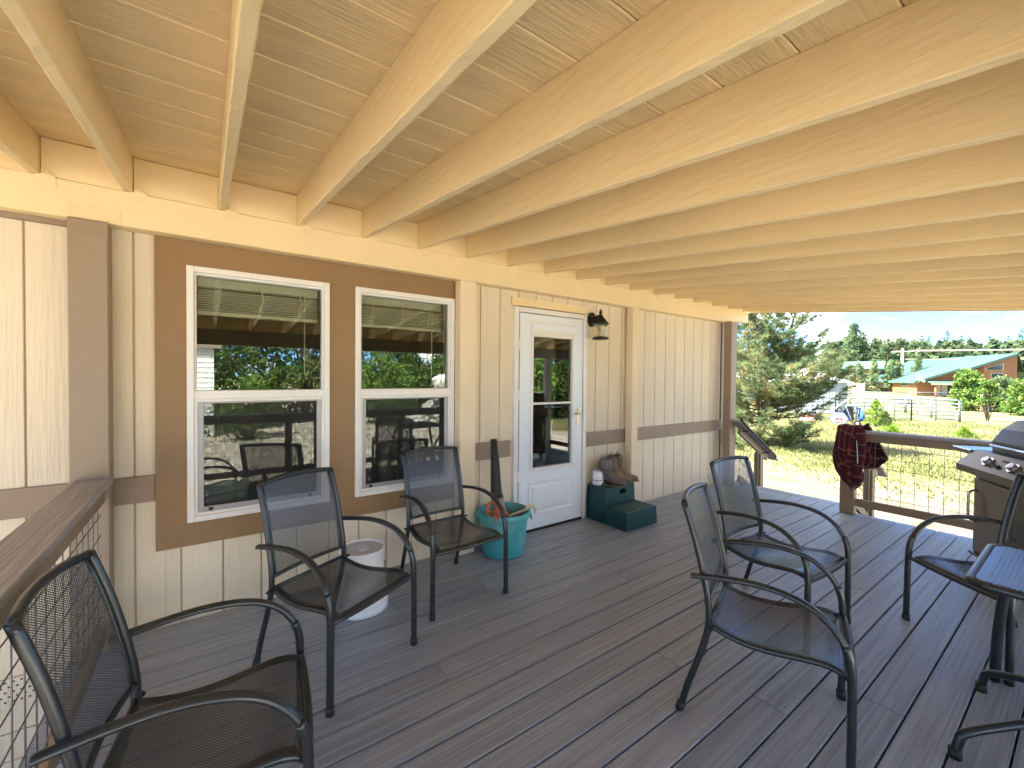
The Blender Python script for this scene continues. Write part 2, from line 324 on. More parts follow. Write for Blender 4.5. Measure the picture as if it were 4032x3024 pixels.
# ---------------------------------------------------------------- terrain
def gz(x, y):
    if x < 8: z = -.6
    elif x < 38: z = -.6-.02*(x-8)
    elif x < 100: z = -1.2
    else: z = -1.2+.07*(x-100) if x < 330 else 14.9
    if x > 60: z += 3.0*math.exp(-((x-128)**2+(y-42)**2)/(2*27**2))
    return z
def ground_mat():
    m = bpy.data.materials.new('yard_ground'); m.use_nodes = True; nt = m.node_tree; N = nt.nodes.new; L = nt.links.new
    b = nt.nodes['Principled BSDF']; b.inputs['Roughness'].default_value = .95; b.inputs['Specular IOR Level'].default_value = .1
    tc = N('ShaderNodeTexCoord')
    def noise(sc, det=6, st=(1, 1, 1)):
        mp = N('ShaderNodeMapping'); mp.inputs['Scale'].default_value = st; L(tc.outputs['Object'], mp.inputs[0])
        n = N('ShaderNodeTexNoise'); n.inputs['Scale'].default_value = sc; n.inputs['Detail'].default_value = det; L(mp.outputs[0], n.inputs[0]); return n.outputs[0]
    def ramp(f, p0, c0, p1, c1):
        r = N('ShaderNodeValToRGB'); e = r.color_ramp.elements; e[0].position = p0; e[1].position = p1; e[0].color = (*c0, 1); e[1].color = (*c1, 1); L(f, r.inputs[0]); return r.outputs[0]
    grass = ramp(noise(.55), .38, (.10, .12, .04), .62, (.20, .17, .085))
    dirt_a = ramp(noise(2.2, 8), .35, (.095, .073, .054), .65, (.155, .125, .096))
    dirt_bounce = ramp(noise(2.2, 8), .35, (.50, .44, .36), .65, (.63, .56, .47))  # pale dirt behind the camera, lightened further to bounce light into the porch
    sp = N('ShaderNodeSeparateXYZ'); L(tc.outputs['Object'], sp.inputs[0])
    nn = N('ShaderNodeMath'); nn.operation = 'MULTIPLY_ADD'; nn.inputs[1].default_value = 5.0; L(noise(.5, 7), nn.inputs[0]); L(sp.outputs[0], nn.inputs[2])
    # bare dirt round the house, grass from about x = 9.5 outwards
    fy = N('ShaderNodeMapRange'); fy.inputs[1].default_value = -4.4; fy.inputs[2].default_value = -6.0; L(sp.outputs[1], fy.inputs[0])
    md_ = N('ShaderNodeMix'); md_.data_type = 'RGBA'; L(fy.outputs[0], md_.inputs[0]); L(dirt_a, md_.inputs[6]); L(dirt_bounce, md_.inputs[7]); dirt = md_.outputs[2]
    fx = N('ShaderNodeMapRange'); fx.inputs[1].default_value = 12.3; fx.inputs[2].default_value = 14.6; L(nn.outputs[0], fx.inputs[0])
    mx = N('ShaderNodeMix'); mx.data_type = 'RGBA'; L(fx.outputs[0], mx.inputs[0]); L(dirt, mx.inputs[6]); L(grass, mx.inputs[7])
    L(mx.outputs[2], b.inputs['Base Color'])
    bp = N('ShaderNodeBump'); bp.inputs['Strength'].default_value = .6; bp.inputs['Distance'].default_value = .05; L(noise(9, 8), bp.inputs['Height']); L(bp.outputs[0], b.inputs['Normal'])
    return m
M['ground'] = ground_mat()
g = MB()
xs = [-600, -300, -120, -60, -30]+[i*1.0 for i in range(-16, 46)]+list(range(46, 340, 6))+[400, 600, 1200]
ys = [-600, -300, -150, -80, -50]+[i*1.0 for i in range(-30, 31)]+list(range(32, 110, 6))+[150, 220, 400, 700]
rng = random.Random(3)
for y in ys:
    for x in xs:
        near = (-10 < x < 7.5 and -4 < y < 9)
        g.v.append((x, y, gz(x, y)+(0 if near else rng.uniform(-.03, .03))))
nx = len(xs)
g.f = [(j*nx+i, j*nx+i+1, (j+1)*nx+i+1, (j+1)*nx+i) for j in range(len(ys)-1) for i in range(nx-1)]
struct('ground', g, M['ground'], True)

# ================================================================ HOUSE
house = thing('house', 'cream panelled house wall with brown window trim, taupe band and white door', 'house', (0, 0, 0))
GROOVE = [.071+.2*k for k in range(-31, 29)]
cuts = sorted(GROOVE+[-.20, 1.70, 2.215, 3.105, 5.73])
wall_cache = {}
def siding(x0, x1, z0, z1):
    w = round(x1-x0, 3); h = round(z1-z0, 3); k = (w, h)
    if k not in wall_cache: wall_cache[k] = MB().box(0, w, 0, .012, 0, h, .003).mesh('siding_board', M['siding'])
    o_ = ob('siding_board', wall_cache[k], house, (x0, 0, z0))
for a, b in zip(cuts[:-1], cuts[1:]):
    if b-a < .02 or a < -6.13: continue
    a_ = a+.004 if any(abs(a-g_) < 1e-6 for g_ in GROOVE) else a
    b_ = b-.004 if any(abs(b-g_) < 1e-6 for g_ in GROOVE) else b
    mid = (a+b)/2
    if -.20 < mid < 1.70: siding(a_, b_, -.06, .50); siding(a_, b_, 2.13, 2.45)
    elif 2.215 < mid < 3.105: siding(a_, b_, 2.07, 2.45)
    else: siding(a_, b_, -.06, 2.45)
# sheathing behind the grooves, with the window and door openings left free
OPEN = [(-.085, .65, .588, 2.032), (.851, 1.593, .588, 2.032), (2.25, 3.07, -.05, 2.03)]
sh = MB(); xs_ = [-6.2, -.085, .65, .851, 1.593, 2.25, 3.07, 5.73]
for i in range(7):
    a, b = xs_[i], xs_[i+1]
    op = [q for q in OPEN if abs(q[0]-a) < .001]
    if not op: sh.box(a, b, .0125, .13, -.6, 2.62)
    else:
        q = op[0]; sh.box(a, b, .0125, .13, -.6, q[2]); sh.box(a, b, .0125, .13, q[3], 2.62)
sh.build('wall_sheathing', M['siding_core'], house)
iw = MB()
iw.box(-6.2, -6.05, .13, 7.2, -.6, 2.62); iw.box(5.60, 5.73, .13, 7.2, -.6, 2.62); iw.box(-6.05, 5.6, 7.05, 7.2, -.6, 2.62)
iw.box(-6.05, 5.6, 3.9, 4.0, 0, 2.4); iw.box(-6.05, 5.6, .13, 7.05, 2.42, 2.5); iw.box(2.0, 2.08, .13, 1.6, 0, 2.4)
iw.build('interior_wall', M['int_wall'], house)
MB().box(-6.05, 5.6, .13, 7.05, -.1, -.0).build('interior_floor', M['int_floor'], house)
MB().box(-.2, 1.75, .132, .30, .50, .548).build('window_sill_shelf', M['white'], house)
rf = MB()
rf.prism([(-6.6, -.12, 2.63), (-6.6, 3.6, 3.75), (-6.6, 7.7, 2.52)], (12.6, 0, 0)); rf.build('roof', M['roof'], house)
# corner board, band, friezes
MB().box(5.732, 5.795, -.018, .2, -.06, 2.45, .003).build('corner_board', M['post_brown'], house)
for a, b in ((-6.1, -.242), (1.74, 2.184), (3.122, 5.731)):
    MB().box(0, b-a, -.018, 0, 0, .145, .003).build('band_board', M['taupe'], house, loc=(a, -.001, .72))
MB().box(-.5, 5.73, -.032, -.001, 2.192, 2.262, .003).build('frieze_board', M['cream'], house)
MB().box(-6.1, -.502, -.032, -.001, 2.166, 2.262, .003).build('frieze_board', M['taupe'], house)
# mitred brown trim round the pair of windows
X0, X1, Z0, Z1 = -.240, 1.742, .437, 2.190
xi0, xi1, zi0, zi1 = -.101, 1.609, .572, 2.048
e = .0012
for mt, poly in ((M['brown'], [(X0, Z1), (X1, Z1), (xi1, zi1), (xi0, zi1)]), (M['brown'], [(X0, Z0), (xi0, zi0), (xi1, zi0), (X1, Z0)]),
                 (M['brown_v'], [(X0, Z0+e), (X0, Z1-e), (xi0, zi1-e), (xi0, zi0+e)]), (M['brown_v'], [(X1, Z0+e), (xi1, zi0+e), (xi1, zi1-e), (X1, Z1-e)]),
                 (M['brown_v'], [(.667, zi0+.001), (.667, zi1-.001), (.834, zi1-.001), (.834, zi0+.001)])):
    MB().prism([(x, -.023, z) for x, z in poly], (0, .0225, 0)).build('trim_board', mt, house)
MB().prism([(x, -.026, z) for x, z in [(2.184, 2.066), (2.184, 2.137), (3.112, 2.137), (3.112, 2.066)]], (0, .025, 0)).build('trim_board', M['cream'], house)
# vented skirting below the siding, left of the deck
sk = MB().box(-6.2, 5.75, -.012, .012, -.195, -.062).build('skirting_vent_strip', M['siding'], house)
vh = MB()
for i in range(70):
    for j in range(5): vh.box(-2.4+i*.027+(j % 2)*.013, -2.4+i*.027+(j % 2)*.013+.009, -.0135, -.0115, -.175+j*.024, -.175+j*.024+.007)  # dark raised dabs paint the shade inside the vent holes
tag(vh.build('vent_hole', M['dark_void'], house), kind='stuff')
for k in range(3): MB().box(-6.2, 5.75, -.006-.006*k, .012, -.196-.135*(k+1)+.004, -.196-.135*k, .002).build('skirting_board', M['siding'], house)

def window(x0, x1):
    z0, z1 = .573, 2.047; zc0, zc1 = 1.282, 1.333
    f = MB(); t = .034
    for a, b, c_, d in ((x0, x0+t, z0, z1), (x1-t, x1, z0, z1), (x0+t, x1-t, z0, z0+t), (x0+t, x1-t, z1-t, z1)): f.box(a, b, -.040, .10, c_, d, .003)
    w = f.build('window', M['white'], house)
    MB().box(x0+t-.014, x1-t+.014, -.034, .05, zc0, zc1, .004).build('check_rail', M['white'], w)
    s_ = MB(); q = .012
    for a, b, c_, d in ((x0+t, x0+t+q, zc1, z1-t), (x1-t-q, x1-t, zc1, z1-t), (x0+t+q, x1-t-q, z1-t-q, z1-t)): s_.box(a, b, -.02, .04, c_, d, .002)
    s_.build('upper_sash', M['white'], w)
    MB().box(x0+t+q, x1-t-q, .010, .016, zc1, z1-t-q).build('upper_pane', M['glass'], w)
    s_ = MB(); q = .016
    a0, a1, b0, b1 = x0+t, x1-t, z0+t, zc0
    for a, b, c_, d in ((a0, a0+q, b0, b1), (a1-q, a1, b0, b1), (a0+q, a1-q, b0, b0+q), (a0+q, a1-q, b1-q, b1)): s_.box(a, b, -.030, .05, c_, d, .002)
    s_.build('lower_sash', M['white'], w)
    MB().box(a0+q, a1-q, .026, .032, b0+q, b1-q).build('lower_pane', M['glass'], w)
    s_ = MB(); p = .028
    for a, b, c_, d in ((a0+q, a0+q+p, b0+q, b1-q), (a1-q-p, a1-q, b0+q, b1-q), (a0+q+p, a1-q-p, b0+q, b0+q+p), (a0+q+p, a1-q-p, b1-q-.01, b1-q)): s_.box(a, b, -.022, -.012, c_, d, .002)
    s_.build('screen_frame', M['screen_frame'], w)
    s_ = MB(); s_.grid(lambda u, v: (a0+q+p+u*(a1-a0-2*q-2*p), -.016, b0+q+p+v*(b1-b0-2*q-p-.01)), 1, 1, (.6, .6)); s_.build('insect_screen', M['screen'], w)
    for xx in (a0+q+.05, a1-q-.08): MB().box(xx, xx+.022, -.026, -.0225, b0+q+.004, b0+q+.022).build('screen_clip', M['black'], w)
    bl = MB(); bl.box(x0+.05, x1-.05, .115, .165, 1.962, 2.012)
    for k in range(9): bl.box(x0+.05, x1-.05, .112, .160, 1.82+k*.0145, 1.82+k*.0145+.0045)
    bl.box(x0+.05, x1-.05, .114, .158, 1.79, 1.812)
    for k in range(3):
        xx = x0+.16+k*(x1-x0-.32)/2; bl.tube([(xx, .11, 1.97), (xx+.01, .108, 1.9), (xx-.008, .107, 1.86), (xx+.006, .108, 1.80)], .004, 5)
    bl.tube([(x1-.13, .112, 1.96), (x1-.13, .112, 1.40)], .004, 6)
    bl.build('blind', M['blind'], w)
window(-.100, .666); window(.835, 1.608)

# storm door
dr = MB()
for a, b, c_, d in ((2.209, 2.255, -.004, 2.055), (3.068, 3.113, -.004, 2.055), (2.255, 3.068, 2.012, 2.055)): dr.box(a, b, -.034, .06, c_, d, .005)
dr = dr.build('door_frame', M['white'], house)
dp = MB(); dx0, dx1, dz0, dz1 = 2.273, 3.058, .022, 2.004; gx0, gx1, gy0, gy1 = 2.425, 2.912, .585, 1.80
for a, b, c_, d in ((dx0, gx0, dz0, dz1), (gx1, dx1, dz0, dz1), (gx0, gx1, gy1, dz1), (gx0, gx1, dz0, gy0)): dp.box(a, b, -.022, .018, c_, d)
door = dp.build('door', M['white_door'], house)
fr = MB(); t = .03
for a, b, c_, d in ((gx0-t, gx0, gy0-t, gy1+.10), (gx1, gx1+t, gy0-t, gy1+.06), (gx0, gx1, gy0-t, gy0), (gx0, gx1, gy1, gy1+.035)): fr.box(a, b, -.033, -.0225, c_, d, .004)
fr.box(gx0, gx1+t, -.029, -.0225, gy1+.036, gy1+.062, .003)
fr.box(gx0-.045, gx1+.045, -.028, -.0225, gy1+.125, gy1+.145, .003)
fr.build('glazing_frame', M['white'], door)
MB().box(gx0, gx1, -.030, -.008, 1.172, 1.192, .003).build('glazing_bar', M['white'], door)
MB().box(gx0, gx1, -.004, .002, gy0, gy1).build('door_pane', M['door_glass'], door)
pn = MB()
def ring(b, a0, a1, z0, z1, prof):
    L_ = []
    for ins, y in prof:
        L_.append([(a0+ins, y, z0+ins), (a1-ins, y, z0+ins), (a1-ins, y, z1-ins), (a0+ins, y, z1-ins)])
    for p, q in zip(L_[:-1], L_[1:]):
        for k in range(4): b.add([p[k], p[(k+1) % 4], q[(k+1) % 4], q[k]], [(0, 1, 2, 3)])
    b.add(L_[-1], [(0, 1, 2, 3)])
ring(pn, 2.375, 2.950, .145, .465, [(0, -.0222), (.006, -.031), (.02, -.031), (.03, -.023), (.05, -.023), (.062, -.030)])
pn.build('raised_panel', M['white_door'], door)
hd = MB(); hd.box(2.985, 3.012, -.030, -.0225, .955, 1.10, .003); hd.tube([(2.998, -.030, 1.068), (2.998, -.058, 1.068)], .009, 8); hd.tube([(2.998, -.058, 1.068), (2.985, -.062, 1.068), (2.925, -.060, 1.068)], [.009, .009, .006], 8); hd.box(2.990, 3.007, -.036, -.030, 1.10, 1.118, .003)
hd.build('door_handle', M['brass'], door, 'auto')
for zc in (1.72, 1.26, .52):
    MB().box(2.2565, 2.272, -.030, -.012, zc-.05, zc+.05, .002).build('hinge', M['white'], dr)
MB().box(2.257, 3.066, -.03, .05, -.004, .018, .003).build('threshold', M['grill_dark'], dr)

# lantern
LX, LY = 3.170, -.155
lan = thing('wall_lantern', 'black iron wall lantern with clear panes beside the white door', 'lantern', (3.19, -.02, 2.02))
def lb(name, bm, mt, sm=False, parent=None): return bm.build(name, mt, parent or lan, sm, loc=None if parent else (-3.19, .02, -2.02))
b = MB(); pl = []
for k in range(10):
    a = math.pi/2+2*math.pi*k/10; pl.append((3.190+.055*math.cos(a), -.004, 2.02+.075*math.sin(a)))
b.prism(pl[::-1], (0, -.022, 0)); lb('back_plate', b, M['black_metal'])
b = MB(); b.tube([(3.19, -.02, 2.025), (3.185, -.07, 2.035), (LX+.004, -.12, 2.045), (LX, LY, 2.05)], .011, 8); b.tube([(3.19, -.02, 1.995), (3.183, -.05, 2.00), (3.178, -.085, 2.02), (LX+.004, -.10, 2.036)], .008, 8); lb('arm', b, M['black_metal'], True)
b = MB(); b.lathe([(.082, 1.952), (.084, 1.962), (.062, 1.985), (.045, 2.01), (.028, 2.028), (.022, 2.045), (.014, 2.052), (.012, 2.068), (.018, 2.074), (.018, 2.084), (.008, 2.09), (.012, 2.098), (.002, 2.106)], 6, (LX, LY, 0)); lb('lantern_roof', b, M['black_metal'])
b = MB(); b.lathe([(.062, 1.815), (.082, 1.808), (.084, 1.818), (.066, 1.832)], 6, (LX, LY, 0)); lb('base_ring', b, M['black_metal'])
for k in range(6):
    a = math.pi/3*k; q = (LX+.064*math.cos(a), LY+.064*math.sin(a)); b = MB(); b.bar((*q, 1.83), (*q, 1.955), .008, .008); lb('glazing_post', b, M['black_metal'])
    a2 = a+math.pi/3; q2 = (LX+.064*math.cos(a2), LY+.064*math.sin(a2)); b = MB(); b.add([(*q, 1.832), (*q2, 1.832), (*q2, 1.953), (*q, 1.953)], [(0, 1, 2, 3)]); lb('pane', b, M['lamp_glass'])
b = MB(); pts = [(LX+.016*math.cos(t_*.8), LY+.016*math.sin(t_*.8), 1.862+t_*.0025) for t_ in range(32)]; b.tube(pts, .006, 6); b.lathe([(.018, 1.832), (.018, 1.858)], 10, (LX, LY, 0)); lb('spiral_bulb', b, M['bulb'], True)

# things seen through the panes
lp = thing('table_lamp', 'table lamp with dark brown drum shade behind the left window', 'lamp', (.06, .52, .55))
MB().lathe([(.085, .76), (.068, .97)], 20, (0, 0, 0), cap=False).build('lamp_shade', M['shade'], lp, True)
MB().lathe([(.06, 0), (.06, .02), (.02, .05), (.035, .3), (.012, .6), (.01, .80)], 14).build('lamp_base', M['grill_dark'], lp, True)
tb = thing('indoor_table', 'dark table standing indoors right behind the left window', 'table', (.5, .62, 0))
MB().box(-.75, 1.2, -.30, .35, .51, .548, .004).build('tabletop', M['int_floor'], tb)
for x in (-.7, 1.15):
    for y in (-.25, .3): MB().box(x-.03, x+.03, y-.03, y+.03, 0, .51).build('leg', M['int_floor'], tb)
bn = thing('storage_bin', 'pale green plastic bin with red tool inside, behind left window', 'bin', (.10, .315, .549))
MB().lathe([(.15, 0), (.17, .19), (.182, .19), (.182, .205), (.165, .205), (.15, .02)], 4, (0, 0, 0), math.pi/4).build('tub', M['bin'], bn)
rt_ = thing('red_tool_case', 'red tool case lying in the pale green bin behind glass', 'tool case', (.07, .315, .70))
MB().box(-.10, .10, -.06, .06, 0, .12, .02).build('case_body', M['red'], rt_)
MB().tube([(-.05, 0, .12), (-.04, 0, .17), (.05, 0, .17), (.06, 0, .12)], .012, 8).build('handle', M['red_dark'], rt_, True)
for i, (x, y, lab) in enumerate(((1.20, .40, 'left pale plastic bottle standing indoors behind the right window'), (1.37, .46, 'right pale plastic bottle standing indoors behind the right window'))):
    bt = thing('bottle', lab, 'bottle', (x, y, .549), 0, 'bottles indoors')
    MB().lathe([(.045, 0), (.047, .02), (.047, .17), (.03, .21), (.018, .225)], 16).build('bottle_body', M['bottle'], bt, True)
    MB().lathe([(.021, .225), (.021, .255)], 14).build('cap', M['bucket_white'], bt, True)

# ================================================================ PORCH ROOF
porch = thing('porch_roof', 'cream painted porch roof of exposed rafters over the deck', 'porch roof', (0, 0, 0))
ZR = lambda y: 2.370+.1086*(y+.12)
RX0, RX1, RY1 = -2.3, 6.27, -3.76  # unseen left end of the roof is lengthened to shade the left siding
rx = [-1.80, -1.41, -1.02, -.648]+[.089+.4045*k for k in range(-1, 16)]
rj = random.Random(5)
def rafter_mesh():
    b = MB(); c = .004
    sec = [(-.038+c, 0), (-c, 0), (0, c), (0, .183), (-.038, .183), (-.038, c)]
    ny = 70; rr = random.Random(8)
    for j in range(ny+1):
        y = -.062+(RY1+.062)*j/ny
        for (x, z) in sec: b.v.append((x+rr.uniform(-.0012, .0012), y, ZR(y)+z+(rr.uniform(-.0014, .0014) if z < .1 else 0)))
    n = len(sec)
    for j in range(ny):
        for i in range(n): b.f.append((j*n+i, (j+1)*n+i, (j+1)*n+(i+1) % n, j*n+(i+1) % n))
    b.f += [tuple(range(n)), tuple(range(ny*n, ny*n+n))[::-1]]
    return b.mesh('rafter', M['rafter'])
ram = rafter_mesh()
for x in rx: ob('rafter', ram, porch, (x, 0, 0))
blm = {}
edges = [RX0+.038]+rx
for a, b in zip(edges[:-1], rx):
    w = round(b-.038-a-.002, 4)
    if w < .05: continue
    if w not in blm: blm[w] = MB().box(0, w, -.104, -.066, 2.371, ZR(-.1)+.182, .002).mesh('blocking', M['cream'])
    ob('blocking', blm[w], porch, (a+.001, 0, 0))
# ceiling planks
pk = {}
for k in range(18):
    ya = -.134-.205*(k-1)-.0012 if k else -.064; yb = -.134-.205*k+.0012
    if k == 17: yb = RY1
    cutx = [RX0, rj.choice([.9, 1.3, 2.1])+rj.choice([0, .4045]), rj.choice([3.3, 3.7, 4.5]), RX1]
    for a, b in zip(cutx[:-1], cutx[1:]):
        bm = MB(); t = .185; c = .004
        prof = [(ya-c, 0), (ya, c), (ya, .02), (yb, .02), (yb, c), (yb+c, 0)]
        bm.prism([(0, y, ZR(y)+t+z) for y, z in prof], (b-a-.003, 0, 0)); bm.build('ceiling_plank', M['ceiling'], porch, loc=(a, 0, 0))
MB().prism([(RX0-.02, .02, ZR(.02)+.208), (RX0-.02, RY1-.05, ZR(RY1-.05)+.208), (RX0-.02, RY1-.05, ZR(RY1-.05)+.25), (RX0-.02, .02, ZR(.02)+.25)], (RX1-RX0+.04, 0, 0)).build('roof_sheet', M['roof'], porch)
MB().prism([(0, -.03, ZR(-.03)-.002), (0, RY1, ZR(RY1)-.002), (0, RY1, ZR(RY1)+.206), (0, -.03, ZR(-.03)+.206)], (.03, 0, 0)).build('barge_board', M['rafter'], porch, loc=(RX1+.001, 0, 0))
MB().prism([(0, -.03, ZR(-.03)-.002), (0, RY1, ZR(RY1)-.002), (0, RY1, ZR(RY1)+.206), (0, -.03, ZR(-.03)+.206)], (.03, 0, 0)).build('barge_board', M['rafter'], porch, loc=(RX0-.031, 0, 0))
MB().box(RX0-.03, RX1+.03, RY1-.035, RY1-.003, ZR(RY1)-.01, ZR(RY1)+.205).build('fascia_board', M['rafter'], porch)
# beams
MB().box(RX0, 5.93, -.120, -.046, 2.187, 2.369, .005).build('beam', M['cream'], porch)
MB().box(5.932, 6.24, -.119, -.047, 2.22, 2.368, .005).build('beam_end', M['cream'], porch)
MB().box(RX0, 6.2, -3.52, -3.44, 1.80, ZR(-3.52)-.003, .005).build('outer_beam', M['post_brown'], porch)
# inner posts, then outer posts
for a, b, y0, y1, z1, mt in ((-.553, -.407, -.150, -.040, 2.186, 'post_brown'), (1.614, 1.760, -.1205, -.030, 2.1865, 'cream_post'), (3.712, 3.815, -.1205, -.030, 2.1865, 'cream_post'), (5.618, 5.765, -.205, -.105, 2.186, 'post_brown')):
    MB().box(a, b, y0, y1, .001, z1, .005).build('post', M[mt], porch)
for x in (-.47, 1.45, 3.63, 5.58): MB().box(x-.07, x+.07, -3.53, -3.43, -.6, 1.799, .005).build('post', M['post_brown'], porch)
# hurricane ties and a strap plate painted over on the beam, with nail heads
tm = MB(); tm.box(-.012, .055, -.1225, -.1205, 2.315, 2.372, 0); tm.prism([(.004, -.121, 2.372), (.045, -.121, 2.372), (.004, -.108, 2.44)], (0, -.0015, 0))
for q in ((.0, 2.355), (.03, 2.35), (.01, 2.328)): tm.box(q[0], q[0]+.006, -.1245, -.1225, q[1], q[1]+.006)
tm = tm.mesh('metal_tie', M['cream'])
for x in rx: ob('metal_tie', tm, porch, (x, 0, 0))
sp = MB(); sp.box(-.56, -.36, -.1225, -.1203, 2.19, 2.262, .001)
for i, (x, z) in enumerate(((-.55, 2.248), (-.535, 2.235), (-.5, 2.237), (-.43, 2.232), (-.405, 2.24), (-.372, 2.25), (-.368, 2.22))): sp.box(x, x+.008, -.1245, -.1225, z, z+.007)
sp.build('strap_plate', M['cream'], porch)
sp = MB(); sp.box(-.552, -.408, -.1525, -.1502, 2.11, 2.18, .001)
for x, z in ((-.535, 2.14), (-.47, 2.165), (-.43, 2.13)): sp.box(x, x+.008, -.1545, -.1525, z, z+.007)
sp.build('strap_plate', M['post_brown'], porch)

# ================================================================ DECK
dk = MB()
dk.box(-.55, 5.62, -3.50, -3.46, -.25, -.026); dk.box(-.56, -.52, -3.46, -.02, -.25, -.026); dk.box(5.585, 5.62, -3.46, -1.45, -.25, -.026); dk.box(5.90, 5.94, -1.42, -.02, -.25, -.026); dk.box(5.585, 5.94, -1.45, -1.41, -.25, -.026)
for k in range(16): dk.box(-.30+.4*k, -.262+.4*k, -3.45 if k < 15 else -1.4, -.02, -.21, -.026)
deck = tag(dk.build('deck', M['dark_void']), kind='structure')
JO = {2: [2.45], 3: [.94], 4: [1.53, 4.6], 5: [3.6], 7: [2.42, 4.9], 8: [.92], 10: [3.3], 12: [1.9, 4.4], 14: [3.61, .6], 15: [2.0], 17: [2.40], 19: [.8, 3.9], 21: [2.7]}
dc = {}
rj = random.Random(11)
for k in range(24):
    y1 = -.008 if k == 0 else -.147-.145*(k-1)-.0036; y0 = -.147-.145*k+.0036
    right = 5.826 if k < 9 else 5.648
    right = 5.826 if k < 10 else 5.648
    xs2 = [-.56]+sorted(JO.get(k, []))+[right]
    for a, b in zip(xs2[:-1], xs2[1:]):
        key = (round(b-a, 3), round(y1-y0, 3))
        if key not in dc: dc[key] = MB().box(0, b-a-.002, 0, y1-y0, -.025, 0, .003).mesh('deck_board', M['deck'])
        ob('deck_board', dc[key], deck, (a, y0, rj.uniform(-.0008, 0)))
bb = MB().box(0, 1.40, 0, .138, -.025, 0, .003).build('deck_board', M['deck'], deck, loc=(5.970, -1.415, 0)); bb.rotation_euler = (0, 0, R(90))

# ================================================================ RAILINGS
def wire_panel(pa, pb, z0, z1, name='wire_grid', step=.1016, r=.0024, parent=None):
    """welded wire grid between two ground points"""
    a = Vector((*pa, 0)); b = Vector((*pb, 0)); L_ = (b-a).length; d = (b-a)/L_; bm = MB(); off = Vector((-d.y, d.x, 0))*.004
    k = .05
    while k < L_:
        q = a+d*k; bm.tube([(q.x, q.y, z0), (q.x, q.y, z1)], r, 5); k += step
    z = z0+.05
    while z < z1:
        p, q = a+off, b+off; bm.tube([(p.x, p.y, z), (q.x, q.y, z)], r, 5); z += step
    return bm.build(name, M['wire'], parent, True)
def railing(label, pa, pb, posts=(), capw=.14, side=0.0):
    a = Vector((*pa, 0)); b = Vector((*pb, 0)); d = (b-a).normalized(); n = Vector((-d.y, d.x, 0))
    t = thing('deck_railing', label, 'railing', (0, 0, 0))
    ca, cb = a-d*.03+n*side, b+n*side
    MB().bar((ca.x, ca.y, .8855), (cb.x, cb.y, .8855), capw, .029, .004).build('cap_rail', M['cap'], t)
    MB().bar((a.x, a.y, .8275), (b.x, b.y, .8275), .040, .085, .004).build('top_rail', M['rail_brown'], t)
    MB().bar((a.x, a.y, .126), (b.x, b.y, .126), .040, .078, .004).build('bottom_rail', M['rail_brown'], t)
    wire_panel(pa, pb, .165, .786, parent=t)
    for q in posts:
        MB().box(q[0]-q[2]/2, q[0]+q[2]/2, q[1]-q[3]/2, q[1]+q[3]/2, .001, .8695, .004).build('post', M['rail_brown'], t)
    return t
railing('brown railing with wire grid beside the nearest mesh chair at left', (-.440, -.185), (-.440, -3.40), side=-.025)
railing('brown railing with wire grid behind the grill, plaid shirt over its end', (5.600, -1.565), (5.600, -3.40), [(5.605, -1.495, .10, .125)], side=-.03)
railing('long brown railing along the open outer side of the deck', (-.38, -3.43), (5.50, -3.43), [(.9, -3.43, .09, .03), (2.5, -3.43, .09, .03), (4.6, -3.43, .09, .03)])
# stair railing going down from the house corner
st = thing('stair_railing', 'sloping brown stair railing with grab pipe at the house corner', 'stair railing', (5.77, -.25, 0))
def sb(name, bm, mt, sm=False): return bm.build(name, mt, st, sm, loc=(-5.77, .25, 0))
SY = -.25; sz = lambda x: .90-.557*(x-5.62)
b = MB(); b.bar((5.66, SY, sz(5.66)), (6.80, SY, sz(6.80)), .135, .030, .004); sb('cap_rail', b, M['cap'])
b = MB(); b.bar((5.775, SY, sz(5.775)-.075), (6.58, SY, sz(6.58)-.075), .04, .088, .004); sb('top_rail', b, M['post_brown'])
b = MB(); b.box(6.30, 6.39, SY-.045, SY+.045, -.6, sz(6.34)-.125, .004); sb('newel_post', b, M['post_brown'])
b = MB(); b.bar((5.775, SY, sz(5.775)-.72), (6.30, SY, sz(6.30)-.72), .04, .088, .004); sb('bottom_rail', b, M['post_brown'])
b = MB(); b.box(6.262, 6.298, SY-.02, SY+.02, sz(6.28)-.70, sz(6.28)-.13, .003); sb('side_frame', b, M['rail_brown'])
b = MB()
for k in range(5):
    x = 5.80+k*.1; b.tube([(x, SY, sz(x)-.68), (x, SY, sz(x)-.12)], .0024, 5)
for k in range(6): b.tube([(5.775, SY-.004, sz(5.775)-.18-k*.1016), (6.262, SY-.004, sz(6.262)-.18-k*.1016)], .0024, 5)
sb('wire_grid', b, M['wire'])
py = SY-.105
b = MB(); b.tube([(5.60, py, sz(5.60)+.012), (5.62, py, sz(5.62)-.01)]+[(x, py, sz(x)-.02) for x in (5.7, 6.1, 6.62)]+[(6.66, py+.03, sz(6.66)-.03)], .016, 8); sb('grab_pipe', b, M['black_metal'], True)
for x in (5.80, 6.42):
    b = MB(); b.tube([(x, py, sz(x)-.022), (x, py, sz(x)-.065), (x, SY-.02, sz(x)-.075)], .007, 6); sb('pipe_bracket', b, M['black_metal'], True)
st2 = thing('stair_railing', 'sloping stair railing beyond the plaid shirt and grid railing', 'stair railing', (5.77, -1.485, 0))
for ch in [x for x in bpy.data.objects if x.parent == st and not x.name.startswith(('grab', 'pipe'))]:
    c_ = ch.copy(); C.objects.link(c_); c_.parent = st2
steps = thing('porch_steps', 'composite steps going down from the open end of the deck', 'steps', (5.98, -.85, -.6))
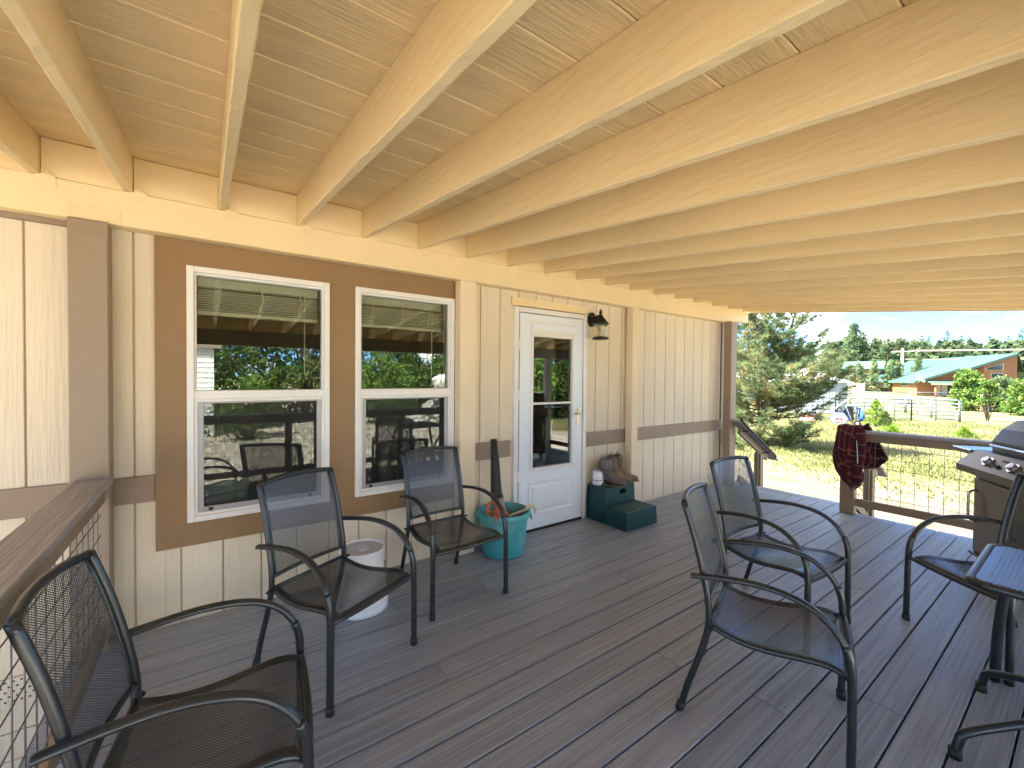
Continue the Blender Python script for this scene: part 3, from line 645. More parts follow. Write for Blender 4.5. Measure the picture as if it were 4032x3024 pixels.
for k in range(3):
    MB().box(.02+.27*k, .30+.27*k, -.52, .52, .6-.15*(k+1)-.028, .6-.15*(k+1), .003).build('tread', M['deck'], steps)
    MB().box(.02+.27*k, .04+.27*k, -.50, .50, max(0, .6-.15*(k+2)), .6-.15*(k+1)-.029).build('riser', M['rail_brown'], steps)

# ================================================================ CHAIRS
def spline(P, n=6):
    P = [Vector(p) for p in P]; out = []
    for i in range(len(P)-1):
        p0 = P[max(i-1, 0)]; p1 = P[i]; p2 = P[i+1]; p3 = P[min(i+2, len(P)-1)]
        for k in range(n):
            t = k/n; out.append(.5*((2*p1)+(p2-p0)*t+(2*p0-5*p1+4*p2-p3)*t*t+(3*p1-p0-3*p2+p3)*t**3))
    out.append(P[-1]); return out
UPR = [(.222, .575, 0), (.220, .545, .12), (.217, .495, .28), (.214, .468, .40), (.213, .472, .50), (.212, .495, .62), (.211, .530, .76), (.210, .572, .89)]
def upright(sx): return spline([(x*sx, y, z) for x, y, z in UPR], 4)
def up_at(z):
    P = [Vector(p) for p in upright(1)]
    for a, b in zip(P[:-1], P[1:]):
        if a.z <= z <= b.z: return a.lerp(b, (z-a.z)/max(b.z-a.z, 1e-6))
    return P[-1]
SEAT = [(.470, .402), (.40, .384), (.33, .374), (.24, .378), (.15, .392), (.08, .400), (.03, .392), (.0, .372)]
def seat_yz(v):
    P = spline([(0, y, z) for y, z in SEAT], 4); f = v*(len(P)-1); i = min(int(f), len(P)-2); return P[i].lerp(P[i+1], f-i)
CH = {}
def chair_parts():
    if CH: return
    b = MB(); b.tube(spline([(.268, 0, .012), (.266, .0, .25), (.264, .004, .43), (.262, .022, .50)], 4), .0145, 10, 1.15, (0, 1, 0)); CH['front_leg'] = (b, 'chair')
    b = MB(); b.tube(spline([(.262, .022, .50), (.260, .060, .555), (.256, .12, .600), (.249, .20, .624), (.242, .30, .630), (.237, .40, .620), (.235, .50, .604), (.236, .535, .598)], 5), .0115, 10, 1.55); CH['armrest'] = (b, 'chair')
    b = MB(); b.tube(upright(1), .0135, 10); CH['back_post'] = (b, 'chair')
    b = MB(); b.tube([(.268, 0, .0), (.268, 0, .035)], .0185, 10); CH['foot_cap'] = (b, 'black'); b = MB(); b.tube([(.223, .578, .0), (.221, .567, .035)], .0175, 10); CH['rear_foot_cap'] = (b, 'black')
    b = MB(); b.tube([(.222, .497, .606), (.238, .497, .606)], .007, 6); b.tube([(.208, .470, .395), (.245, .455, .395)], .007, 6); CH['bracket'] = (b, 'black_metal')
    b = MB(); top = UPR[-1]
    b.tube([(x, top[1]+.028*(1-(x/.21)**2), .885+.012*(1-(x/.21)**2)) for x in [-.21+.42*i/10 for i in range(11)]], .013, 8)
    lo = up_at(.455); b.tube([(x, lo.y+.022*(1-(x/.21)**2), .455) for x in [-.21+.42*i/10 for i in range(11)]], .010, 8)
    for sx in (-1, 1):
        b.tube([(sx*.192, up_at(z).y+.006, z) for z in [.46+.42*i/8 for i in range(9)]], .006, 6)
    CH['back_frame'] = (b, 'chair')
    b = MB()
    for sx in (-1, 1): b.tube([(sx*(.205+.030*v), seat_yz(v).y, seat_yz(v).z-.006) for v in [i/16 for i in range(16)]], .0115, 8)
    b.tube([(x, .0+.030*(1-(x/.262)**2)*-.35, .380-.004*(1-(x/.26)**2)) for x in [-.262+.524*i/10 for i in range(11)]], .011, 8)
    b.tube([(-.214, .468, .400), (.214, .468, .400)], .010, 8); CH['seat_frame'] = (b, 'chair')
    def sp(u, v):
        p = seat_yz(v*.97); x = (u-.5)*2; w = .203+.030*v; return (x*w, p.y, p.z+.004-.020*(1-x*x)*math.sin(math.pi*min(1, v*1.05)))
    b = MB(); b.grid(sp, 10, 24, (.42, .49)); CH['seat'] = (b, 'seat_mesh')
    def bp(u, v):
        z = .458+.428*v; p = up_at(z); x = (u-.5)*2; return (x*.205, p.y+.026*(1-x*x), z+.010*v*(1-x*x))
    b = MB(); b.grid(bp, 10, 18, (.41, .44)); CH['backrest'] = (b, 'chair_mesh')
    b = MB()      # solid hems along the mesh edges
    b.grid(lambda u, v: (sp(u*.05, v)[0], sp(u*.05, v)[1], sp(u*.05, v)[2]+.002), 1, 24); b.grid(lambda u, v: (sp(1-u*.05, v)[0], sp(1-u*.05, v)[1], sp(1-u*.05, v)[2]+.002), 1, 24)
    b.grid(lambda u, v: (sp(u, .93+.07*v)[0], sp(u, .93+.07*v)[1], sp(u, .93+.07*v)[2]+.002), 10, 2)
    CH['seat_hem'] = (b, 'chair')
    for k in list(CH):
        bm, mt = CH[k]; me = bm.mesh(k, M[mt], True); CH[k] = me
        if k in ('front_leg', 'armrest', 'back_post', 'foot_cap', 'rear_foot_cap', 'bracket'):
            m2 = MB(); m2.v = [(-x, y, z) for x, y, z in bm.v]; m2.f = [f[::-1] for f in bm.f]; CH[k+'_m'] = m2.mesh(k, M[mt], True)
def chair(label, pos, F):
    chair_parts()
    t = thing('patio_chair', label, 'chair', (pos[0], pos[1], 0), math.atan2(F[0], -F[1]), 'black mesh patio chairs on the deck')
    for k, me in CH.items(): ob(k[:-2] if k.endswith('_m') else k, me, t)
    return t
chair('mesh patio chair nearest the camera at left, backed against the grid railing', (.250, -1.585), (.993, -.12))
chair('mesh patio chair in front of the left window with white bucket behind its seat', (.650, -1.085), (.46, -.887))
chair('mesh patio chair standing beside the teal bucket under the right window', (1.331, -.803), (.03, -1))
chair('mesh patio chair in the foreground right, its front legs nearest the camera', (2.055, -2.505), (.33, -.944))
chair('mesh patio chair facing outward just behind the foreground right chair', (2.785, -2.215), (-.035, -1))
chair('mesh patio chair between the grill and the small patio table', (3.225, -2.63), (-.8, .6))

# ================================================================ TABLE
tb = thing('patio_table', 'small black patio table with ribbed top at the right edge', 'table', (2.66, -3.16, 0))
def rrect(x0, x1, y0, y1, r, n=6):
    P = []
    for cx, cy, a0 in ((x1-r, y1-r, 0), (x0+r, y1-r, 90), (x0+r, y0+r, 180), (x1-r, y0+r, 270)):
        for k in range(n+1): a = R(a0+90*k/n); P.append((cx+r*math.cos(a), cy+r*math.sin(a)))
    return P
M['table_top'] = mat('table_glass_ribbed', (.16, .19, .215), .25, metal=.3)
tx0, tx1, ty0, ty1 = -.325, .325, -.245, .385
ZT = .665
MB().prism([(x, y, ZT) for x, y in rrect(tx0+.028, tx1-.028, ty0+.028, ty1-.028, .05)], (0, 0, .010)).build('tabletop', M['table_top'], tb)
rb = MB(); y = ty0+.05
while y < ty1-.05: rb.box(tx0+.035, tx1-.035, y, y+.007, ZT+.0102, ZT+.0125); y += .014
tag(rb.build('rib', M['table_top'], tb), kind='stuff')
P = rrect(tx0+.014, tx1-.014, ty0+.014, ty1-.014, .06); P.append(P[0]); P.append(P[1])
MB().tube([(x, y, ZT) for x, y in P], .0155, 8, cap=False).build('rim', M['chair'], tb, True)
for (fx, fy), (cx, cy) in (((-.36, .385), (.0, .0)), ((.235, .385), (.04, .05)), ((-.36, -.2), (0, 0)), ((.36, -.2), (0, 0))):
    d = Vector((cx-fx, cy-fy, 0)); q = Vector((fx, fy, 0))
    pts = spline([q+Vector((0, 0, .012)), q+d*.02+Vector((0, 0, .06)), q+d*.07+Vector((0, 0, .10)), q+d*.35+Vector((0, 0, .155)), q+d*.7+Vector((0, 0, .21)), q+d*.97+Vector((0, 0, .24))], 5)
    MB().tube(pts, .0155, 10).build('foot_tube', M['chair'], tb, True)
    MB().tube([q, q+Vector((0, 0, .035))], .020, 10).build('foot_cap', M['black'], tb, True)
for sx in (-1, 1):
    for sy in (-1, 1):
        if (sx, sy) == (-1, 1): continue
        MB().tube(spline([(sx*.27, sy*.20+.08, ZT-.012), (sx*.30, sy*.23+.09, .52), (sx*.35, sy*.25+.10, .25), (sx*.39, sy*.26+.10, .0)], 4), .018, 10, 1.2).build('leg', M['chair'], tb, True)
MB().tube([(0, 0, .222), (0, 0, .262)], .045, 14).build('brace_hub', M['chair'], tb, 'auto')

# ================================================================ GRILL
gr = thing('gas_grill', 'brown gas grill with hood, knobs and side shelf by the railing', 'grill', (4.585, -2.545, 0), math.atan2(.531, .847))
# local: +x away from the camera along the front edge, +y towards the front (house side)
gr.rotation_euler = (0, 0, math.atan2(.531, .847))
def gb(name, bm, mt, sm=False, parent=None): return bm.build(name, M[mt], parent or gr, sm)
b = MB(); b.box(-.72, .14, -.47, -.06, .13, .735, .006); gb('cabinet', b, 'grill')
b = MB(); b.box(-.70, -.29, -.059, -.045, .15, .70, .005); gb('cabinet_door', b, 'grill_panel')
b = MB(); b.box(-.28, .12, -.059, -.045, .15, .70, .005); cdoor = gb('cabinet_door', b, 'grill_panel')
for xx in (.085, -.335):
    b = MB(); b.tube(spline([(xx, -.045, .61), (xx, -.012, .60), (xx, .0, .57), (xx, .0, .42), (xx, -.012, .39), (xx, -.045, .38)], 4), .009, 8); gb('door_handle', b, 'steel', True)
b = MB(); b.prism([(-.76, .035, .745), (-.76, .040, .795), (-.76, -.075, .905), (-.76, -.13, .905), (-.76, -.13, .745)], (.93, 0, 0)); cp = gb('control_panel', b, 'grill_panel')
nrm = Vector((0, .11, .115)).normalized()
for i, xx in enumerate((-.10, -.35, -.60)):
    q = Vector((xx, -.018, .850))
    b = MB(); b.tube([q, q+nrm*.012], .036, 18); b.tube([q+nrm*.012, q+nrm*.034], [.027, .023], 18)
    b.bar(q+nrm*.034+Vector((0, .014, -.013)), q+nrm*.034-Vector((0, .014, -.013)), .007, .006); gb('knob', b, 'steel', 'auto', cp)
for xx in (-.225, -.475):
    q = Vector((xx, -.006, .836)); b = MB(); b.tube([q, q+nrm*.014], .014, 12); gb('igniter_button', b, 'black', True, cp)
b = MB(); q = Vector((-.19, -.045, .878)); b.bar(q, q-Vector((.05, 0, 0)), .014, .004, upv=nrm); gb('vent_slot', b, 'black', False, cp)
b = MB(); b.box(.172, .42, -.47, -.045, .862, .900, .006); gb('side_shelf', b, 'blue_grey_shelf')
b = MB(); b.box(-1.0, -.765, -.47, -.045, .862, .900, .006); gb('side_shelf', b, 'blue_grey_shelf')
b = MB(); sec = [(-.145, .906), (-.142, .985), (-.195, 1.075), (-.27, 1.14), (-.35, 1.15), (-.43, 1.09), (-.46, .99), (-.46, .906)]
b.prism([(-.72, y, z) for y, z in sec], (.84, 0, 0)); gb('hood', b, 'grill')
b = MB(); b.prism([(.1205, y*1.0-.004*(1 if y > -.3 else -1), z-.004) for y, z in sec], (.012, 0, 0)); gb('hood_end', b, 'grill_dark')
b = MB(); b.box(-.72, .125, -.46, -.1305, .745, .904, .004); gb('firebox', b, 'grill_dark')
b = MB(); b.tube([(.06, -.105, .955), (-.64, -.105, .955)], .011, 10); b.tube([(.04, -.143, .955), (.04, -.105, .955)], .008, 6); b.tube([(-.62, -.143, .955), (-.62, -.105, .955)], .008, 6); gb('hood_handle', b, 'steel', True)
for xx in (-.66, .08):
    for yy in (-.10, -.43):
        b = MB(); b.tube([(xx-.012, yy, .05), (xx+.012, yy, .05)], .05, 16); b.box(xx-.02, xx+.02, yy-.012, yy+.012, .09, .13); gb('caster', b, 'black', 'auto')
b = MB(); b.box(-.74, .16, -.49, -.04, .112, .131, .004); gb('base_shelf', b, 'grill_dark')

# ================================================================ PLAID SHIRT
def plaid():
    m = bpy.data.materials.new('red_plaid_flannel'); m.use_nodes = True; nt = m.node_tree; N = nt.nodes.new; L = nt.links.new
    b = nt.nodes['Principled BSDF']; b.inputs['Roughness'].default_value = .95; b.inputs['Specular IOR Level'].default_value = .1
    uv = N('ShaderNodeUVMap'); sp = N('ShaderNodeSeparateXYZ'); L(uv.outputs[0], sp.inputs[0])
    def band(sock, period, ofs, half):
        a = N('ShaderNodeMath'); a.operation = 'MULTIPLY_ADD'; a.inputs[1].default_value = 1/period; a.inputs[2].default_value = ofs; L(sock, a.inputs[0])
        f = N('ShaderNodeMath'); f.operation = 'FRACT'; L(a.outputs[0], f.inputs[0])
        s_ = N('ShaderNodeMath'); s_.operation = 'SUBTRACT'; s_.inputs[1].default_value = .5; L(f.outputs[0], s_.inputs[0])
        q = N('ShaderNodeMath'); q.operation = 'ABSOLUTE'; L(s_.outputs[0], q.inputs[0])
        l = N('ShaderNodeMath'); l.operation = 'LESS_THAN'; l.inputs[1].default_value = half; L(q.outputs[0], l.inputs[0]); return l.outputs[0]
    def mix(f, a, bcol, w=1.0):
        x = N('ShaderNodeMix'); x.data_type = 'RGBA'; k = N('ShaderNodeMath'); k.operation = 'MULTIPLY'; k.inputs[1].default_value = w; L(f, k.inputs[0]); L(k.outputs[0], x.inputs[0])
        if isinstance(a, tuple): x.inputs[6].default_value = (*a, 1)
        else: L(a, x.inputs[6])
        x.inputs[7].default_value = (*bcol, 1); return x.outputs[2]
    c = mix(band(sp.outputs[0], .12, .1, .22), (.115, .017, .024), (.048, .018, .024), .75)
    c = mix(band(sp.outputs[1], .12, .3, .22), c, (.055, .02, .027), .75)
    c = mix(band(sp.outputs[0], .11, .55, .06), c, (.24, .185, .17), .42)
    c = mix(band(sp.outputs[1], .11, .25, .06), c, (.24, .185, .17), .42)
    L(c, b.inputs['Base Color']); return m
M['plaid'] = plaid()
sh_ = thing('plaid_shirt', 'dark red plaid flannel shirt draped over the railing end post', 'shirt', (5.6, -1.52, .9))
def shirt(u, v):
    # v: 0 back hem ... .36 cap ... 1 front hem ; y from left (u=0) to right (u=1)
    w1 = math.sin(u*9+1+v*2); w2 = math.sin(u*17+v*5+.6)
    rows_f = [(.925, -1.425, -1.655), (.86, -1.418, -1.652), (.72, -1.402, -1.645), (.62, -1.385, -1.62), (.53, -1.392, -1.64), (.46, -1.41, -1.655), (.40, -1.44, -1.655), (.35, -1.475, -1.64), (.315, -1.52, -1.615), (.295, -1.555, -1.60)]
    if v > .40:
        f = (v-.40)/.60*(len(rows_f)-1); i = min(int(f), len(rows_f)-2); a = f-i
        z, l, r = [p*(1-a)+q*a for p, q in zip(rows_f[i], rows_f[i+1])]
        y = l+(r-l)*u; amp = min(1, (v-.40)*5)*(.022+.02*v)
        return (5.492-.012*min(1, (v-.4)*6)-amp*(w1*.8+w2*.5)-.018*math.sin(u*math.pi), y+.006*w2*v, z+.012*math.sin(u*6+1)*(v-.4))
    if v > .28:
        t = (v-.28)/.12; x = 5.672-.178*t; return (x, -1.42-.235*u, .925+.014*math.sin(t*math.pi)+.012*abs(math.sin(u*7))+(.03*max(0, (u-.86)/.14) if t > .3 else 0))
    t = (.28-v)/.28; l = -1.43+.03*t; r = -1.66-.14*min(1, t*1.4)*(1 if t < .75 else (1-(t-.75)*2.6))
    return (5.684+.02*math.sin(t*3)+.02*t*w1, l+(r-l)*u, .922-.50*t+.08*u*t)
b = MB(); b.grid(shirt, 36, 60, (1, 1))
def wuv(u, v):
    x, y = u*.30, v*1.05; t = .75*max(0, min(1, (v-.48)/.4))+.18*math.sin(u*5+v*3); c_, s_ = math.cos(t), math.sin(t); return (x*c_-y*s_*.6+.02*math.sin(v*14), x*s_+y*c_+.015*math.sin(u*13))
b.uv = [wuv(u, v) for u, v in b.uv]; so_ = b.build('shirt_body', M['plaid'], sh_, True, loc=(-5.6, 1.52, -.9))
md = so_.modifiers.new('thickness', 'SOLIDIFY'); md.thickness = .004
b = MB(); b.grid(lambda u, v: (5.468-.03*v-.008*math.sin(v*9)+.012*(u-.5)**2*4, -1.595-.060*u-.012*math.sin(v*5), .90-.52*v), 8, 24, (.10, .52)); so2 = b.build('sleeve', M['plaid'], sh_, True, loc=(-5.6, 1.52, -.9))
md = so2.modifiers.new('thickness', 'SOLIDIFY'); md.thickness = .02
b = MB(); b.tube(spline([(5.445, -1.602, .80), (5.440, -1.612, .66), (5.435, -1.618, .52), (5.44, -1.612, .42)], 4), .004, 6); b.build('placket_edge', M['bucket_white'], sh_, True, loc=(-5.6, 1.52, -.9))

# ================================================================ THINGS BY THE WALL
bk = thing('teal_bucket', 'scuffed teal plastic muck bucket beside the white door', 'bucket', (1.95, -.255, 0))
MB().lathe([(.150, .002), (.166, .012), (.172, .05), (.176, .056), (.176, .066), (.173, .075), (.196, .29), (.199, .30), (.213, .302), (.222, .318), (.222, .338), (.214, .350), (.205, .352), (.199, .34), (.176, .06), (.16, .02), (.02, .016)], 40).build('bucket_body', M['teal'], bk, 'auto')
for a in (R(-28), R(152)):
    b = MB(); b.bar((.222*math.cos(a), .222*math.sin(a), .318), (.226*math.cos(a)+.0, .226*math.sin(a), .27), .07, .012, .003, upv=(math.cos(a), math.sin(a), 0)); b.build('rope_lug', M['teal'], bk)
blw = thing('leaf_blower', 'leaf blower with long black nozzle standing in the teal bucket', 'leaf blower', (1.90, -.235, .05))
MB().tube([(0, 0, .40), (-.005, .008, .44), (-.012, .02, .70), (-.018, .032, .85)], [.050, .046, .036, .027], 16).build('nozzle', M['black'], blw, True)
MB().tube([(-.018, .032, .851), (-.0185, .033, .870)], [.030, .028], 16).build('nozzle_tip', M['black'], blw, True)
MB().tube([(.006, -.008, .28), (.0, 0, .40)], [.060, .054], 16).build('collar', M['greyplastic'], blw, True)
MB().tube([(.07, -.02, .06), (.04, -.016, .17), (.006, -.008, .28)], [.10, .10, .062], 18).build('motor_housing', M['red'], blw, True)
cd_ = thing('extension_cord', 'orange extension cord coiled inside the teal bucket', 'cord', (1.86, -.30, .30))
pts = []
for k in range(150):
    a = k*.21; lp_ = int(a/6.283); q = lp_*1.1; rr_ = .072+.018*math.sin(lp_*2.3)
    c0 = Vector((-.035+.02*math.sin(q*2), -.03+.035*math.cos(q*1.7), .065+.012*math.sin(q*3))); e1 = Vector((math.cos(q*.5+.3), math.sin(q*.5+.3)*.8, 0)).normalized()
    pts.append(c0+e1*(rr_*math.cos(a))+Vector((.25*math.sin(q), .2, 1)).normalized()*(rr_*.95*math.sin(a)))
MB().tube(pts, .0055, 6).build('cord_coil', M['orange'], cd_, True)
rp = thing('rope_end', 'knotted cotton rope end hanging over the teal bucket rim', 'rope', (2.10, -.375, .30))
MB().tube(spline([(-.14, .06, .01), (-.06, .03, .035), (-.01, .0, .06), (.02, -.012, .085), (.0, -.03, .09), (-.025, -.015, .075), (-.01, .01, .062), (.025, .0, .07), (.05, -.02, .075), (.062, -.03, .05), (.058, -.034, .022)], 5), .0115, 8).build('rope_strand', M['rope'], rp, True)
rg = thing('red_grain_scoop', 'dark red scoop lying in the bottom of the teal bucket', 'scoop', (2.02, -.27, .20))
MB().lathe([(.02, 0), (.075, .02), (.085, .085), (.080, .085), (.07, .025)], 16).build('scoop_bowl', M['red_dark'], rg, True)
MB().tube([(.08, 0, .07), (.12, .02, .10)], .012, 8).build('handle', M['red_dark'], rg, True)

wb = thing('white_bucket', 'upturned white five gallon bucket behind the mesh chair', 'bucket', (.770, -.435, 0))
MB().lathe([(.148, 0), (.151, .004), (.151, .034), (.148, .04), (.152, .046), (.152, .062), (.146, .068), (.145, .088), (.150, .094), (.150, .105), (.142, .110), (.132, .356), (.134, .360), (.134, .371), (.129, .372), (.126, .362)], 44).build('bucket_body', M['bucket_white'], wb, 'auto')
b = MB(); b.lathe([(.1255, .360), (.1255, .3635)], 40); b.lathe([(.040, .3636), (.040, .370), (.035, .370), (.033, .3645)], 24); b.lathe([(.018, .3636), (.018, .368)], 16); b.build('bucket_base', M['lid_grey'], wb, 'auto')
b = MB()
for k in range(14): a = k*math.pi/7; b.bar((.118*math.cos(a), .118*math.sin(a), .3645), (.129*math.cos(a), .129*math.sin(a), .3665), .004, .004)
b.build('base_rib', M['bucket_white'], wb)
b = MB(); b.tube([(.1415*math.cos(a), .1415*math.sin(a), .165+.0) for a in [R(-48), R(-46)]], .003, 5); b.tube(spline([(.139*math.cos(R(-42)), .139*math.sin(R(-42)), .285), (.141*math.cos(R(-39)), .141*math.sin(R(-39)), .292), (.141*math.cos(R(-37)), .141*math.sin(R(-37)), .28), (.142*math.cos(R(-41)), .142*math.sin(R(-41)), .25)], 4), .0022, 5); b.build('black_mark', M['black'], wb)

# green two step mounting stool
gs = thing('step_stool', 'dark green plastic two step stool under the boots', 'step stool', (3.37, -.275, 0))
def solid(poly, x0, x1, taper):
    return MB().prism([(x0, y, z) for y, z in poly], (x1-x0, 0, 0))
b = MB()
def tb_(b, x0, x1, y0, y1, z0, z1, t): 
    vs = [(x0, y0, z0), (x1, y0, z0), (x1, y1, z0), (x0, y1, z0), (x0+t, y0+t, z1), (x1-t, y0+t, z1), (x1-t, y1, z1), (x0+t, y1, z1)]
    b.add(vs, [(3, 2, 1, 0), (4, 5, 6, 7), (0, 1, 5, 4), (1, 2, 6, 5), (2, 3, 7, 6), (3, 0, 4, 7)])
me_b = MB()
tb_(me_b, -.232, .232, -.262, .0, 0, .170, .008)
b1 = me_b.build('lower_step', M['green_plastic'], gs)
b2 = MB(); tb_(b2, -.230, .230, -.0005, .255, 0, .345, .012)
# recessed hand hole in the upper riser
q = MB()
x0, x1 = -.218, .218; y = .0115
b2 = MB()
vs = [(-.231, .0005, 0), (.231, .0005, 0), (.231, .255, 0), (-.231, .255, 0), (-.219, .013, .345), (.219, .013, .345), (.219, .255, .345), (-.219, .255, .345)]
yl = lambda z: .0005+.0125*z/.345
hx0, hx1, hz0, hz1 = -.005, .088, .258, .304
F_ = lambda x, z, d=0: (x, yl(z)+d, z)
xl = lambda z, s_: s_*(.231-.012*z/.345)
vs += [F_(hx0, hz0), F_(hx1, hz0), F_(hx1, hz1), F_(hx0, hz1), F_(hx0, hz0, .07), F_(hx1, hz0, .07), F_(hx1, hz1, .07), F_(hx0, hz1, .07)]
b2.add(vs, [(3, 2, 1, 0), (4, 5, 6, 7), (1, 2, 6, 5), (2, 3, 7, 6), (3, 0, 4, 7), (0, 1, 9, 8), (1, 5, 10, 9), (5, 4, 11, 10), (4, 0, 8, 11), (8, 9, 13, 12), (9, 10, 14, 13), (10, 11, 15, 14), (11, 8, 12, 15), (12, 13, 14, 15)])
us = b2.build('upper_step', M['green_plastic'], gs)
for o_ in (b1, us):
    md = o_.modifiers.new('edge', 'BEVEL'); md.width = .007; md.segments = 2; md.limit_method = 'ANGLE'
MB().box(-.20, .20, -.235, -.02, .1702, .1725, .001).build('tread_pad', M['step_dust'], gs)

jr = thing('white_jar', 'open white plastic jar with dark stripe at the stool edge', 'jar', (3.215, -.105, .3455))
MB().lathe([(.050, 0), (.056, .006), (.056, .03), (.054, .033), (.056, .04), (.057, .10), (.052, .112), (.052, .122), (.056, .126), (.056, .140), (.051, .141), (.049, .12), (.048, .02)], 28).build('jar_body', M['bucket_white'], jr, 'auto')
MB().lathe([(.0567, .044), (.0567, .050)], 28, cap=False).build('stripe', M['black'], jr, True)
def boot(name, label, pos, ang, kind, H=.25):
    t = thing(name, label, 'boot', (*pos, .3455), ang, 'boots on the green stool')
    # local: toe along +x, heel at origin
    def ringp(cx, cz, rx_, ry_, tilt, n=16):
        P = []
        for k in range(n):
            a = 2*math.pi*k/n; x = rx_*math.cos(a); y = ry_*math.sin(a); P.append((cx+x*math.cos(tilt), y, cz-x*math.sin(tilt)*-1))
        return P
    L_ = .265 if kind == 'rubber' else .27
    tw = .030 if kind == 'rubber' else .022
    secs = [(L_-.008, .030, .010, tw*.35, R(90)), (L_-.018, .032, .024, tw*.85, R(90)), (L_-.05, .036, .030, .040, R(88)), (.165, .045, .038, .045, R(80)), (.125, .060, .052, .044, R(62)), (.085, .085, .062, .043, R(38)), (.062, .120, .055, .043, R(12)), (.055, .165, .055, .046, 0), (.052, .205, .058, .050, 0), (.050, H, .060, .052, 0)]
    n = 18; b = MB()
    for cx, cz, a_, w_, tl in secs:
        for k in range(n):
            a = 2*math.pi*k/n; x = a_*math.cos(a); y = w_*math.sin(a)
            z = cz+x*math.sin(tl); px = cx+x*math.cos(tl)
            top = 0
            if kind == 'cowboy' and cz == H: top = .028*abs(math.cos(a))**.7-.022*(abs(math.sin(a))**3)*0
            if kind == 'cowboy' and cz == H: top = .030*abs(math.sin(a))-.012
            b.v.append((px, y, max(z, .012)+top))
    for i in range(len(secs)-1):
        for k in range(n): b.f.append((i*n+k, i*n+(k+1) % n, (i+1)*n+(k+1) % n, (i+1)*n+k))
    b.f.append(tuple(range(n))[::-1])
    o_ = b.build('shaft', M['boot_rubber' if kind == 'rubber' else 'boot_leather'], t, True)
    md = o_.modifiers.new('thickness', 'SOLIDIFY'); md.thickness = .004
    md = o_.modifiers.new('smooth', 'SUBSURF'); md.levels = 1; md.render_levels = 1
    s_ = MB(); out = []
    for k in range(20):
        f = 2*math.pi*k/20; x = .5+.5*math.cos(f); w_ = .034+.012*math.sin(x*math.pi) if x < .8 else .046*max(.05, 1-((x-.8)/.2)**2)
        out.append((-.012+x*(L_+.012), w_*math.sin(f), 0))
    s_.prism(out, (0, 0, .014)); s_.build('sole', M['boot_sole'], t)
    MB().box(-.014, .06, -.036, .036, .0, .024, .006).build('heel', M['boot_sole'], t)
    if kind == 'rubber':
        MB().lathe([(.056, H-.075), (.058, H-.07), (.060, H+.002), (.056, H+.004), (.052, H-.005), (.050, H-.09)], 20, (.051, 0, 0), cap=False).build('cuff', M['boot_cuff'], t, True)
    else:
        MB().lathe([(.047, H-.06), (.051, H-.004)], 18, (.050, 0, 0), cap=False).build('lining', M['boot_lining'], t, True)
        for sy in (-1, 1):
            b = MB(); b.tube(spline([(.05, sy*.050, H-.035), (.05, sy*.056, H+.005), (.05, sy*.054, H+.034), (.05, sy*.048, H+.005)], 3), .006, 6, 2.2); b.build('pull_strap', M['boot_leather'], t, True)
    return t
boot('rubber_boot', 'muddy rubber boot with grey cuff, frontmost on the green stool', (3.228, -.130), R(-52), 'rubber', .262)
boot('rubber_boot', 'rubber boot mostly hidden behind the grey cuffed boot', (3.262, -.085), R(-46), 'rubber', .225)
boot('cowboy_boot', 'brown cowboy boot with red lining, middle of the boots', (3.372, -.075), R(-50), 'cowboy', .26)
boot('cowboy_boot', 'brown cowboy boot with red lining, nearest the cream post', (3.475, -.070), R(-46), 'cowboy', .26)

# ================================================================ VEGETATION BUILDERS
def leaf_quads(b, c, r, n, size, rg, flat=1.0):
    for _ in range(n):
        while True:
            p = Vector((rg.uniform(-1, 1), rg.uniform(-1, 1), rg.uniform(-1, 1)))
            if p.length <= 1: break
        p = c+Vector((p.x*r, p.y*r, p.z*r*flat))
        d = Vector((rg.gauss(0, 1), rg.gauss(0, 1), rg.gauss(0, 1))).normalized(); e_ = d.cross(Vector((rg.gauss(0, 1), rg.gauss(0, 1), rg.gauss(0, 1)))).normalized()
        s_ = size*rg.uniform(.6, 1.3)
        b.add([p-d*s_-e_*s_*.5, p+d*s_-e_*s_*.35, p+d*s_*1.1+e_*s_*.4, p-d*s_*.8+e_*s_*.5], [(0, 1, 2, 3)])
def tuft(b, c, d, rg, n=26, L_=.17, w=.006):
    """burst of needles round a shoot tip"""
    d = d.normalized()
    for _ in range(n):
        q = (d*rg.uniform(-.1, 1.1)+Vector((rg.gauss(0, .75), rg.gauss(0, .75), rg.gauss(0, .65)))).normalized()
        e_ = q.cross(Vector((rg.gauss(0, 1), rg.gauss(0, 1), rg.gauss(0, 1)))).normalized()*w
        l = L_*rg.uniform(.7, 1.15); o_ = c+d*rg.uniform(-.09, .05)
        b.add([o_-e_, o_+e_, o_+q*l], [(0, 1, 2)])
